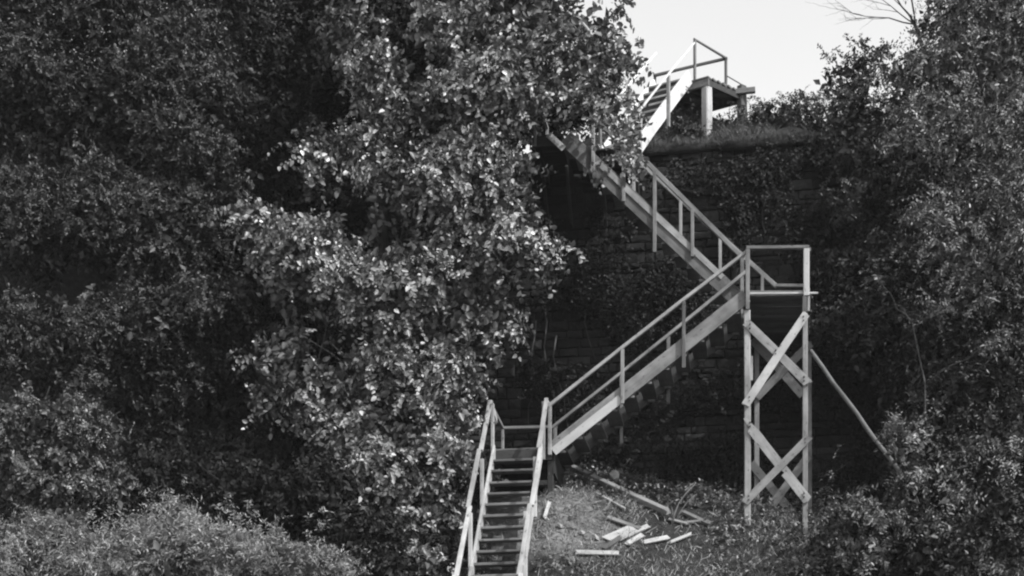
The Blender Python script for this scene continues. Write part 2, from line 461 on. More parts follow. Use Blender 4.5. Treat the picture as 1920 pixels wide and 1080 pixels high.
bm('handrail', (4.50, -0.07, 3.285), (5.57, -0.07, 3.235), 0.075, 0.06, l2)
bm('handrail', (5.575, -0.02, 3.22), (5.61, 2.05, 3.29), 0.05, 0.06, l2)
bm('handrail', (5.0, 2.03, 3.33), (5.58, 2.03, 3.29), 0.06, 0.055, l2)
bm('kick_board', (4.5, 2.03, 3.20), (5.57, 2.03, 3.15), 0.025, 0.12, l2, M_OLD)

tw = part('trestle', W(5.0, 1.0, -1.5), 'four-legged trestle tower with crossed plank braces')
for u_, v_, s in ((4.515, 0.0, 0.115), (5.50, 0.0, 0.09), (4.66, 2.02, 0.09), (5.62, 2.02, 0.09)):
    z0 = ground(u_, v_) - 0.25
    bm('leg', (u_, v_, z0), (u_ + random.uniform(-.01, .01), v_, LZ - (0.28 if v_ < 1 else 0.25)), s, s, tw, M_WOOD, up=VV)
bm('splice', (4.585, -0.01, 1.0), (4.585, -0.01, 1.42), 0.045, 0.08, tw, M_WOOD, up=VV)
for a, b, yv, wd, m in (((4.50, 1.99), (5.54, 0.90), -0.075, 0.15, M_WOOD), ((5.53, 2.10), (4.49, 0.57), -0.10, 0.14, M_PALE),
                     ((5.57, -0.03), (4.48, -1.12), -0.10, 0.13, M_WOOD)):
    bm('brace', (a[0], yv, a[1]), (b[0], yv, b[1]), 0.024, wd, tw, m, rough_end=True)
bL = (Vector((5.54, 0, -1.12)) - Vector((4.465, 0, .31))).length
board_outline('brace', W(4.465, -0.075, .31), W(5.54, 0, -1.12) - W(4.465, 0, .31), ZZ,
   [(-.03, .0), (.10, -.015), (.17, -.005), (.20, -.085), (.24, -.08), (.60, -.08), (1.02, -.078), (1.10, -.03), (1.16, -.02), (1.17, -.085), (1.24, -.08), (bL, -.08), (bL + .02, .0), (bL - .01, .085), (.9, .082), (.3, .085), (.12, .06), (.0, .045)], .024, M_WOOD, tw)
for a, b, yv, wd in (((4.58, 2.33), (5.50, 1.25), 1.945, 0.16), ((5.64, 2.19), (4.66, 1.24), 1.92, 0.15),
                     ((4.55, 0.04), (5.48, -1.14), 1.945, 0.15), ((5.60, 0.12), (4.68, -1.12), 1.92, 0.15)):
    bm('brace', (a[0], yv, a[1]), (b[0], yv, b[1]), 0.024, wd, tw, M_DECK)  # rear braces take a darker timber, so their shade is in the colour

for (u_, z_) in ((4.56, 1.92), (5.48, .97), (5.47, 2.0), (4.55, .66), (5.0, 1.45), (4.56, .22), (5.48, -1.03), (5.5, -.1), (4.54, -1.05)):
    for dz in (-.03, .035):
        bm('bolt', (u_, -0.125, z_ + dz), (u_, -0.08, z_ + dz), 0.022, 0.022, tw, M_DARK)

# third flight: rises back to the left
f3 = part('stair_flight', W(2.7, 1.7, 4.2), 'third flight rising to the left behind the leaves')
V3a, V3b = 1.4, 2.05
bm('stringer', (4.36, V3a, 2.86), (1.16, V3a, 6.05), 0.05, 0.30, f3)
bm('stringer', (4.62, V3b, 2.78), (1.62, V3b, 5.81), 0.05, 0.28, f3)
bm('facing_board', (4.05, V3a - 0.033, 3.30), (1.75, V3a - 0.033, 5.56), 0.02, 0.10, f3)
for k in range(15):
    uu = 4.42 - 0.228 * k; zz = LZ + 0.241 * (k + 0.3)
    bm('tread', (uu, V3a + 0.03, zz), (uu, V3b - 0.03, zz), 0.23, 0.042, f3, M_DECK)
bm('handrail', (1.72, 1.345, 6.50), (4.42, 1.345, 3.625), 0.06, 0.085, f3)
bm('handrail', (1.55, 2.11, 6.76), (5.03, 2.11, 3.33), 0.05, 0.075, f3)
for u_, a, b in ((1.683, 5.4, 6.45), (2.244, 4.786, 5.9), (2.812, 3.823, 5.30), (3.502, 3.70, 4.57), (4.40, 2.9, 3.61)):
    bm('post', (u_, 1.345, a), (u_, 1.345, b), 0.065, 0.065, f3, up=VV)
for u_, a, b in ((2.367, 5.1, 5.93), (3.247, 4.2, 5.06), (3.981, 3.5, 4.33), (4.758, 2.7, 3.56)):
    bm('post', (u_, 2.11, a), (u_, 2.11, b), 0.06, 0.065, f3, up=VV)

# hanging landing at the wall, largely behind leaves
l3 = part('landing', W(1.4, 2.4, 6.1), 'leaf-hidden landing hung from the wall at the top of the third flight')
L3Z = 6.13
for i in range(12):
    b = 1.37 + PL * (i + .5)
    u1 = 1.12 if b < 2.15 else 2.5
    bm('deck_plank', (0.55 + random.uniform(-.03, .03), b, L3Z - 0.02), (u1, b, L3Z - 0.02), PL - 0.012, 0.04, l3, M_DARK)
bm('edge_board', (0.85, 1.345, L3Z - 0.02), (1.14, 1.345, L3Z - 0.30), 0.03, 0.11, l3, M_PALE)
bm('joist', (0.56, 1.4, L3Z - 0.13), (1.0, 1.4, L3Z - 0.13), 0.05, 0.17, l3, M_DARK)
for uu in (0.62, 1.08, 1.75, 2.4):
    bm('joist', (uu, 1.43 if uu < 1.2 else 2.2, L3Z - 0.13), (uu, 3.1, L3Z - 0.13), 0.06, 0.17, l3, M_DARK)
    bm('brace', (uu, 2.2, L3Z - 0.25), (uu, 3.1, L3Z - 1.1), 0.06, 0.09, l3, M_DARK)
bm('post', (0.6, 1.4, L3Z - 0.2), (0.6, 1.4, L3Z + 0.82), 0.06, 0.06, l3, up=VV)
bm('post', (0.6, 3.0, L3Z - 0.2), (0.6, 3.0, L3Z + 0.82), 0.06, 0.06, l3, up=VV)
bm('handrail', (0.58, 1.35, L3Z + 0.85), (1.7, 1.345, L3Z + 0.85), 0.055, 0.055, l3)
bm('handrail', (0.6, 1.4, L3Z + 0.85), (0.6, 3.05, L3Z + 0.85), 0.055, 0.055, l3)

# top flight: turns away up to the terrace
f4 = part('stair_flight', (2.9, 32, 16), 'pale top flight climbing away to the upper platform')
A4 = math.radians(30)
d4 = Vector((math.sin(A4), math.cos(A4), 0)); t4 = Vector((math.cos(A4), -math.sin(A4), 0))
B4 = Vector((2.349, 30.981, 14.86))
def q4(t, r, z): return B4 + t4 * t + d4 * r + ZZ * z
SW = 0.76
for t_ in (0.0, -SW):
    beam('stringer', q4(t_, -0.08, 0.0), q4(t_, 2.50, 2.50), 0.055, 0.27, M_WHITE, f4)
for k in range(10):
    r_ = 0.05 + 0.243 * k; z_ = 0.243 * k + 0.02
    beam('tread', q4(-SW + 0.03, r_, z_ + 0.1), q4(-0.03, r_, z_ + 0.1), 0.25, 0.04, M_PALE, f4)
    beam('riser', q4(-SW + 0.032, r_ - 0.10, z_ - 0.02), q4(-0.032, r_ - 0.10, z_ - 0.02), 0.022, 0.19, M_DARK, f4)  # shaded face of the riser is carried by its dark colour
for t_ in (0.05, -SW - 0.05):
    beam('post', q4(t_, 1.38, 1.05), q4(t_, 1.38, 2.05), 0.06, 0.06, M_WOOD, f4, up=t4)
    beam('post', q4(t_, 0.1, -0.1), q4(t_, 0.1, 0.85), 0.06, 0.06, M_WOOD, f4, up=t4)
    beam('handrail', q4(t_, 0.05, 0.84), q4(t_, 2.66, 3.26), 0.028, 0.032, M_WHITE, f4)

# upper platform
p4 = part('platform', (4.0, 33.5, 16.5), 'small platform on thick posts at the top of the stairs')
Z4 = 17.38
c0 = Vector((3.96, 33.12, Z4)); side = Vector((0.77, 0.64, 0)).normalized(); frnt = Vector((-0.84, 0.54, 0)).normalized()
LS, LF = 1.22, 1.15
for i in range(8):
    a = c0 + side * (LS * (i + .5) / 8) + ZZ * (-0.02)
    beam('deck_plank', a, a + frnt * LF, LS / 8 - 0.012, 0.04, M_DECK, p4)
beam('beam', c0 + side * 0.05 - ZZ * 0.115, c0 + side * 0.05 + frnt * (LF * 0.95) - ZZ * 0.115, 0.06, 0.14, M_WOOD, p4)
beam('beam', c0 + side * (LS - 0.05) - ZZ * 0.115, c0 + side * (LS - 0.05) + frnt * LF - ZZ * 0.115, 0.06, 0.14, M_DARK, p4)
for tt in (0.04, 0.5, LF - 0.05):
    beam('joist', c0 + frnt * tt + side * 0.09 - ZZ * 0.11, c0 + frnt * tt + side * (LS - 0.09) - ZZ * 0.11, 0.05, 0.13, M_DARK, p4)
pf = c0 + side * 0.12 + frnt * 0.10
def tz(x, y):
    q = Vector((x, y, 0)) - O; return O.z + groundn(q.dot(UU), q.dot(VV))
beam('post', (pf.x, pf.y, tz(pf.x, pf.y) - 0.3), (pf.x, pf.y, Z4 - 0.19), 0.17, 0.17, M_NEW_SUNLIT, p4, up=side)  # sunlit brightness of the front post put into its timber colour
beam('post', (4.76, 33.83, tz(4.76, 33.83) - 0.3), (4.76, 33.83, Z4 + 0.12), 0.15, 0.16, M_OLD, p4, up=side)
beam('post', (4.88, 33.95, tz(4.88, 33.95) - 0.3), (4.84, 33.93, Z4 - 0.1), 0.06, 0.07, M_DARK, p4, up=side)
beam('beam', (4.55, 33.74, Z4 - 0.05), (5.02, 33.70, Z4 - 0.02), 0.09, 0.11, M_OLD, p4)
bl = c0 + side * (LS - 0.15) + frnt * (LF - 0.12)
beam('post', (bl.x, bl.y, tz(bl.x, bl.y) - 0.3), (bl.x, bl.y, Z4 - 0.19), 0.12, 0.12, M_OLD, p4, up=side)
K = Vector((4.476, 34.154, Z4)); Apt = Vector((3.74, 33.39, Z4)); Bpt = Vector((3.053, 34.855, Z4))
beam('post', Apt - ZZ * 0.1, Apt + ZZ * 0.85, 0.05, 0.05, M_OLD, p4, up=side)
beam('post', K - ZZ * 0.1, K + ZZ * 0.83, 0.05, 0.05, M_OLD, p4, up=side)
beam('post', Bpt - ZZ * 0.3, Bpt + ZZ * 0.8, 0.05, 0.05, M_OLD, p4, up=side)
beam('handrail', Apt + ZZ * 0.87, K + ZZ * 0.86, 0.035, 0.04, M_OLD, p4, ext=0.03)
beam('handrail', K + ZZ * 0.85, Bpt + ZZ * 0.83, 0.05, 0.055, M_OLD, p4, ext=0.03)
beam('handrail', K + ZZ * 0.5, Vector((5.0, 33.9, Z4 + 0.05)), 0.02, 0.025, M_OLD, p4)

# the prop pole leaning on the tower
pa = W(5.60, 0.3, 1.56); pb = W(7.15, -0.42, -0.9)
pts = [pa.lerp(pb, i / 8) + Vector((0.008 * math.sin(i * 2.1), 0, 0.008 * math.cos(i * 1.7))) for i in range(9)]
pole = link('prop_pole', tube_mesh('prop_pole', [(pts, [0.037 + 0.002 * math.sin(i * 3) for i in range(9)])], M_OLD, 9, pb), Matrix.Translation(pb))
setp(pole, 'long round wooden pole leaning diagonally against the right side of the trestle tower', 'pole')

# ------------------------------------------------------------------ loose timber, stone and branch on the slope
PLK = [
 (.10, .09, 'longest beam lying down the slope below the second flight', 'W'),
 (.05, .04, 'thin batten lying just below the long beam', 'W'),
 (.10, .04, 'dull grey board lying between the long beam and the pale crossed boards', 'O'),
 (.19, .024, 'wide pale short board, lower of the two crossed bright boards', 'P'),
 (.11, .022, 'pale narrow board lying up slope over the wide bright board', 'P'),
 (.10, .026, 'stubby pale offcut just right of the crossed bright boards', 'P'),
 (.10, .024, 'short pale board flat in the weeds, left one of the two toward the tower', 'P'),
 (.06, .026, 'narrow pale offcut in the weeds, nearest the tower of the front ones', 'W'),
 (.15, .022, 'bright white plank lying lowest on the slope, in dark weeds', 'P'),
 (.09, .04, 'grey stick of timber touching the lowest white plank', 'O'),
 (.08, .06, 'pale batten lying upslope left of the tower foot', 'W'),
 (.06, .03, 'small strip of wood below the dead branch', 'W'),
 (.06, .03, 'small strip of wood close left of the tower foot, lowest there', 'W'),
 (.06, .05, 'short pale stake end sticking from the bare earth beside the steps', 'P'),
]
PXY = [((1.226, 1.855), (3.134, -0.223)), ((1.896, 0.25), (2.389, -0.178)), ((2.189, -0.524), (2.629, -0.616)), ((2.183, -1.021), (2.526, -0.693)), ((2.397, -0.987), (2.803, -0.498)), ((2.553, -1.013), (2.735, -0.802)), ((2.85, -0.885), (3.139, -0.738)), ((3.255, -0.72), (3.535, -0.523)), ((1.768, -1.441), (2.368, -1.356)), ((2.172, -1.276), (2.373, -1.021)), ((3.448, -0.071), (3.83, -0.183)), ((3.208, -0.241), (3.423, -0.298)), ((3.441, -0.285), (3.658, -0.231)), ((1.065, -0.651), (1.098, -0.413))]
for ((a, b), (wd, th, lab, m)) in zip(PXY, PLK):
    up_ = 0.15 if lab.startswith('longest') else 0.055
    A = G(a[0], a[1], th * 0.5 + up_); B = G(b[0], b[1], th * 0.5 + up_)
    nrm = Vector((0, -0.68, 0.73))
    o = beam('loose_plank', A, B, wd, th, {'W': M_WOOD, 'P': M_PALE, 'O': M_OLD}[m], None, up=nrm, ext=.05, rough_end=True, roll=random.uniform(-.15, .15))
    setp(o, lab, 'plank', 'loose timber on the slope')

def rock(name, p, s, m, seed):
    r = random.Random(seed); vs = []
    import bmesh
    b = bmesh.new(); bmesh.ops.create_icosphere(b, subdivisions=1, radius=0.5)
    for v in b.verts:
        k = 1 + 0.22 * math.sin(v.co.x * 7 + seed) * math.cos(v.co.y * 6 + seed * 2) + r.uniform(-.22, .2)
        co = v.co * k
        for ax in range(3): co[ax] = max(-0.40, min(0.37, co[ax]))
        v.co = co
    me = bpy.data.meshes.new(name); b.to_mesh(me); b.free(); me.materials.append(m)
    return link(name, me, Matrix.Translation(p) @ Matrix.Rotation(r.uniform(0, 6), 4, 'Z') @ Matrix.Rotation(.3, 4, 'X') @ Matrix.Diagonal((s[0], s[1], s[2], 1)))
setp(rock('stone_block', W(2.05, 1.6, -.19), (.30, .26, .30), M_RUBBLE, 3), 'single pale squarish stone block lying in the dark at the foot of the wall', 'stone')
RB = [((3.96, -.223), .14, 'pale rounded lump of rubble, left one of the pair left of the tower foot'), ((4.31, -.16), .16, 'pale rounded lump of rubble, right one of the pair left of the tower foot'),
      ((1.366, -.968), .13, 'pale rubble lump at the lower edge of the bare earth'), ((1.98, -1.0), .17, 'pale rubble lump left of the crossed bright boards'),
      ((1.75, -.98), .12, 'small pale rubble lump between bare earth and crossed boards')]
for i, (q, s, lab) in enumerate(RB):
    setp(rock('rubble_lump', G(q[0], q[1], 0.04), (s * 1.4, s * 1.1, s * .8), M_RUBBLE, 10 + i), lab, 'stone', 'rubble lumps on the slope')
# gravel and chips: nobody could count them
V, F, T = [], [], []
for i in range(1300):
    if i < 900: u_, v_ = random.gauss(1.4, .5), random.gauss(-.8, .35)
    else: u_, v_ = random.uniform(0.9, 4.6), random.uniform(-2.2, 0.2)
    p = G(u_, v_, 0.0); s = random.choice((.012, .015, .02, .02, .03, .04)); b0 = len(V)
    for d in ((1, 0, 0), (-.5, .86, 0), (-.5, -.86, 0), (0, 0, .9)):
        V.append(p + Vector((d[0] * s * random.uniform(.6, 1.4), d[1] * s * random.uniform(.6, 1.4), d[2] * s * random.uniform(.5, 1.2))))
    F += [(b0, b0 + 1, b0 + 3), (b0 + 1, b0 + 2, b0 + 3), (b0 + 2, b0, b0 + 3)]
setp(link('gravel', mesh_from('gravel', V, F, M_CHIP), Matrix.Identity(4)), 'scattered pale chips and gravel on the bare earth beside the steps', 'gravel', kind='stuff')

V, F = [], []
for i in range(230):
    u_, v_ = (random.gauss(1.7, .7), random.gauss(-.7, .5)) if i < 130 else (random.uniform(1, 5), random.uniform(-2.2, .5))
    a = random.uniform(0, math.pi); L = random.choice((.08, .12, .2, .3)); r_ = random.uniform(.004, .009)
    A = G(u_ - math.cos(a) * L / 2, v_ - math.sin(a) * L / 2, .012); B = G(u_ + math.cos(a) * L / 2, v_ + math.sin(a) * L / 2, random.uniform(.012, .06))
    d = (B - A).normalized(); s1 = d.cross(Vector((0, -.68, .73))).normalized() * r_; s2 = d.cross(s1).normalized() * r_; b0 = len(V)
    V += [A + s1, A - s1 * .5 + s2, A - s1 * .5 - s2, B + s1 * .7, B - s1 * .3 + s2 * .7, B - s1 * .3 - s2 * .7]
    F += [(b0, b0 + 1, b0 + 4, b0 + 3), (b0 + 1, b0 + 2, b0 + 5, b0 + 4), (b0 + 2, b0, b0 + 3, b0 + 5)]
setp(link('twig_litter', mesh_from('twig_litter', V, F, M_DECK), Matrix.Identity(4)), 'scattered twigs, splinters and straw on the slope below the second flight', 'litter', kind='stuff')
br = G(3.247, -.275)
bp = []
q = [br, br + Vector((.02, .0, .16)), br + Vector((.1, .05, .36)), br + Vector((.24, .1, .56)), br + Vector((.40, .1, .72))]
bp.append((q, [.016, .014, .012, .009, .005]))
q2 = [br + Vector((.03, .01, .02)), br + Vector((.12, .02, .2)), br + Vector((.26, .0, .40)), br + Vector((.42, 0, .52))]
bp.append((q2, [.012, .011, .008, .004]))
bp.append(([br + Vector((-.02, 0, 0)), br + Vector((0, .02, .2)), br + Vector((-.03, .02, .32))], [.01, .008, .004]))
setp(link('dead_branch', tube_mesh('dead_branch', bp, M_OLD, 5, br), Matrix.Translation(br)), 'forked bare dead branch standing up from the slope left of the tower foot', 'branch')

# ------------------------------------------------------------------ foliage
def unit(a): return a / np.maximum(np.linalg.norm(a, axis=-1, keepdims=True), 1e-9)
PH = rng.uniform(0, 6.28, (8,)); KV = rng.normal(0, 1, (8, 3)); KV = unit(KV) * rng.uniform(2.0, 5.5, (8, 1))
def clump_noise(p): return np.sin(p @ KV.T + PH).mean(axis=1) * 2.0

def leaves_on_sprays(pos, out, n, L, leaf_len, leaf_w, droop, big=False, stiff=0.6, pale=0.06, tone_bias=None, nrand=.42):
    """Sprays (twigs) at pos pointing along out, n leaves each, alternating along the twig. Returns V, F, tone."""
    N = len(pos)
    ax = unit(out * stiff + rng.normal(0, 0.5, (N, 3)) + np.array([0, 0, droop]))
    sd = unit(np.cross(ax, unit(rng.normal(0, 1, (N, 3)))))
    up = np.cross(sd, ax); up = np.where(up[:, 2:3] < 0, -up, up); 
    L_ = L * rng.uniform(.6, 1.25, (N, 1))
    t = (np.arange(n) + 0.5) / n
    t = t[None, :, None] + rng.uniform(-.3, .3, (N, n, 1)) / n
    P = pos[:, None, :] + ax[:, None, :] * (L_[:, None, :] * t) + np.array([0, 0, -1.0]) * (t ** 2) * L_[:, None, :] * 0.35
    sgn = np.where(np.arange(n) % 2 == 0, 1.0, -1.0)[None, :, None]
    ld = unit(ax[:, None, :] * 0.55 + sd[:, None, :] * sgn + rng.normal(0, 0.38, (N, n, 3)) + np.array([0, 0, -0.15]))
    nr = up[:, None, :] * 0.45 + out[:, None, :] * 0.75 + rng.normal(0, nrand, (N, n, 3))
    nr = nr - ld * (nr * ld).sum(-1, keepdims=True); nr = unit(nr)
    sv = np.cross(ld, nr)
    sc = rng.uniform(.5, 1.3, (N, n, 1))
    ll = leaf_len * sc; ww = leaf_w * sc
    P, ld, nr, sv, ll, ww = (x.reshape(-1, x.shape[-1]) for x in (P, ld, nr, sv, ll, ww))
    tone = rng.uniform(0, .45, len(P)) + np.repeat(np.clip(.2 + rng.uniform(-.12, .12, N) + .22 * clump_noise(pos * .8 + 7), 0, .45), n)
    if tone_bias is not None: tone = np.clip(tone + np.repeat(tone_bias, n), 0, .9)
    m = rng.random(len(P)) < pale
    tone = np.where(m, rng.uniform(.9, 1.0, len(P)), np.minimum(tone, .9))
    fold = nr * (ww * 0.22)
    curl = nr * (ll * -0.12)
    K = len(P)
    if big:
        vs = np.stack([P, P + ld * ll * .30 + sv * ww * .5 + fold, P + ld * ll * .68 + sv * ww * .40 + fold + curl * .4, P + ld * ll + curl,
                       P + ld * ll * .68 - sv * ww * .40 + fold + curl * .4, P + ld * ll * .30 - sv * ww * .5 + fold], 1)
        b = np.arange(K)[:, None] * 6
        F = np.concatenate([b + np.array([0, 1, 2, 3]), b + np.array([0, 3, 4, 5])], 1).reshape(-1, 4)
    else:
        vs = np.stack([P, P + ld * ll * .45 + sv * ww * .5 + fold, P + ld * ll + curl, P + ld * ll * .45 - sv * ww * .5 + fold], 1)
        b = np.arange(K)[:, None] * 4
        F = np.concatenate([b + np.array([0, 1, 2]), b + np.array([0, 2, 3])], 1).reshape(-1, 3)
    return vs.reshape(-1, 3), F, np.repeat(tone, 2), vs

def crown_points(lobes, clumps_per_m2, per_clump, clump_r, inner=0.25, gap=-0.55, back=0.45, shrink=.2, shoots=0):
    """Clump centres on the uneven shells of the crown's lobes, sprays round each clump, some inside."""
    PP, OO = [], []
    for (x, y, z, rx, ry, rz, dn) in lobes:
        area = 4 * math.pi * (((rx * rz) ** 1.6 + (rx * ry) ** 1.6 + (ry * rz) ** 1.6) / 3) ** (1 / 1.6)
        m = max(4, int(area * clumps_per_m2 * dn))
        d = unit(rng.normal(0, 1, (m * 2, 3))); d = d[d[:, 1] < back][:m]
        c = np.array([x, y, z]); r = np.array([rx, ry, rz]); r = np.maximum(r * .6, r - shrink)
        p = c + d * r
        nz = clump_noise(p)
        rad = 0.86 + 0.20 * nz + rng.uniform(-.14, .10, len(d))
        ins = rng.random(len(d)) < inner
        rad = np.where(ins, rad * rng.uniform(.35, .85, len(d)), rad)
        p = c + d * r * rad[:, None]
        keep = (clump_noise(p * 1.7 + 3.1) > gap)
        p, d = p[keep], d[keep]
        o = unit(d / r)
        k = per_clump
        off = unit(rng.normal(0, 1, (len(p), k, 3)) + o[:, None, :] * 0.4 + np.array([0, 0, .35])) * (clump_r * rng.uniform(.25, 1, (len(p), k, 1))) * np.array([1, 1, .75])
        q = p[:, None, :] + off
        oo = unit(o[:, None, :] * .6 + unit(off) * .9)
        PP.append(q.reshape(-1, 3)); OO.append(oo.reshape(-1, 3))
        ns = int(len(p) * shoots)
        if ns:                                                # long leading shoots that break the outline
            i = rng.choice(len(p), ns)
            dd = unit(o[i] * .7 + rng.normal(0, .35, (ns, 3)) + np.array([0, -.1, .45]))
            ln = rng.uniform(.25, .75, (ns, 1, 1)); tt = np.linspace(.15, 1, 5)[None, :, None]
            q = p[i][:, None, :] + dd[:, None, :] * ln * tt
            PP.append(q.reshape(-1, 3)); OO.append(np.repeat(dd, 5, 0))
    return np.concatenate(PP), np.concatenate(OO)

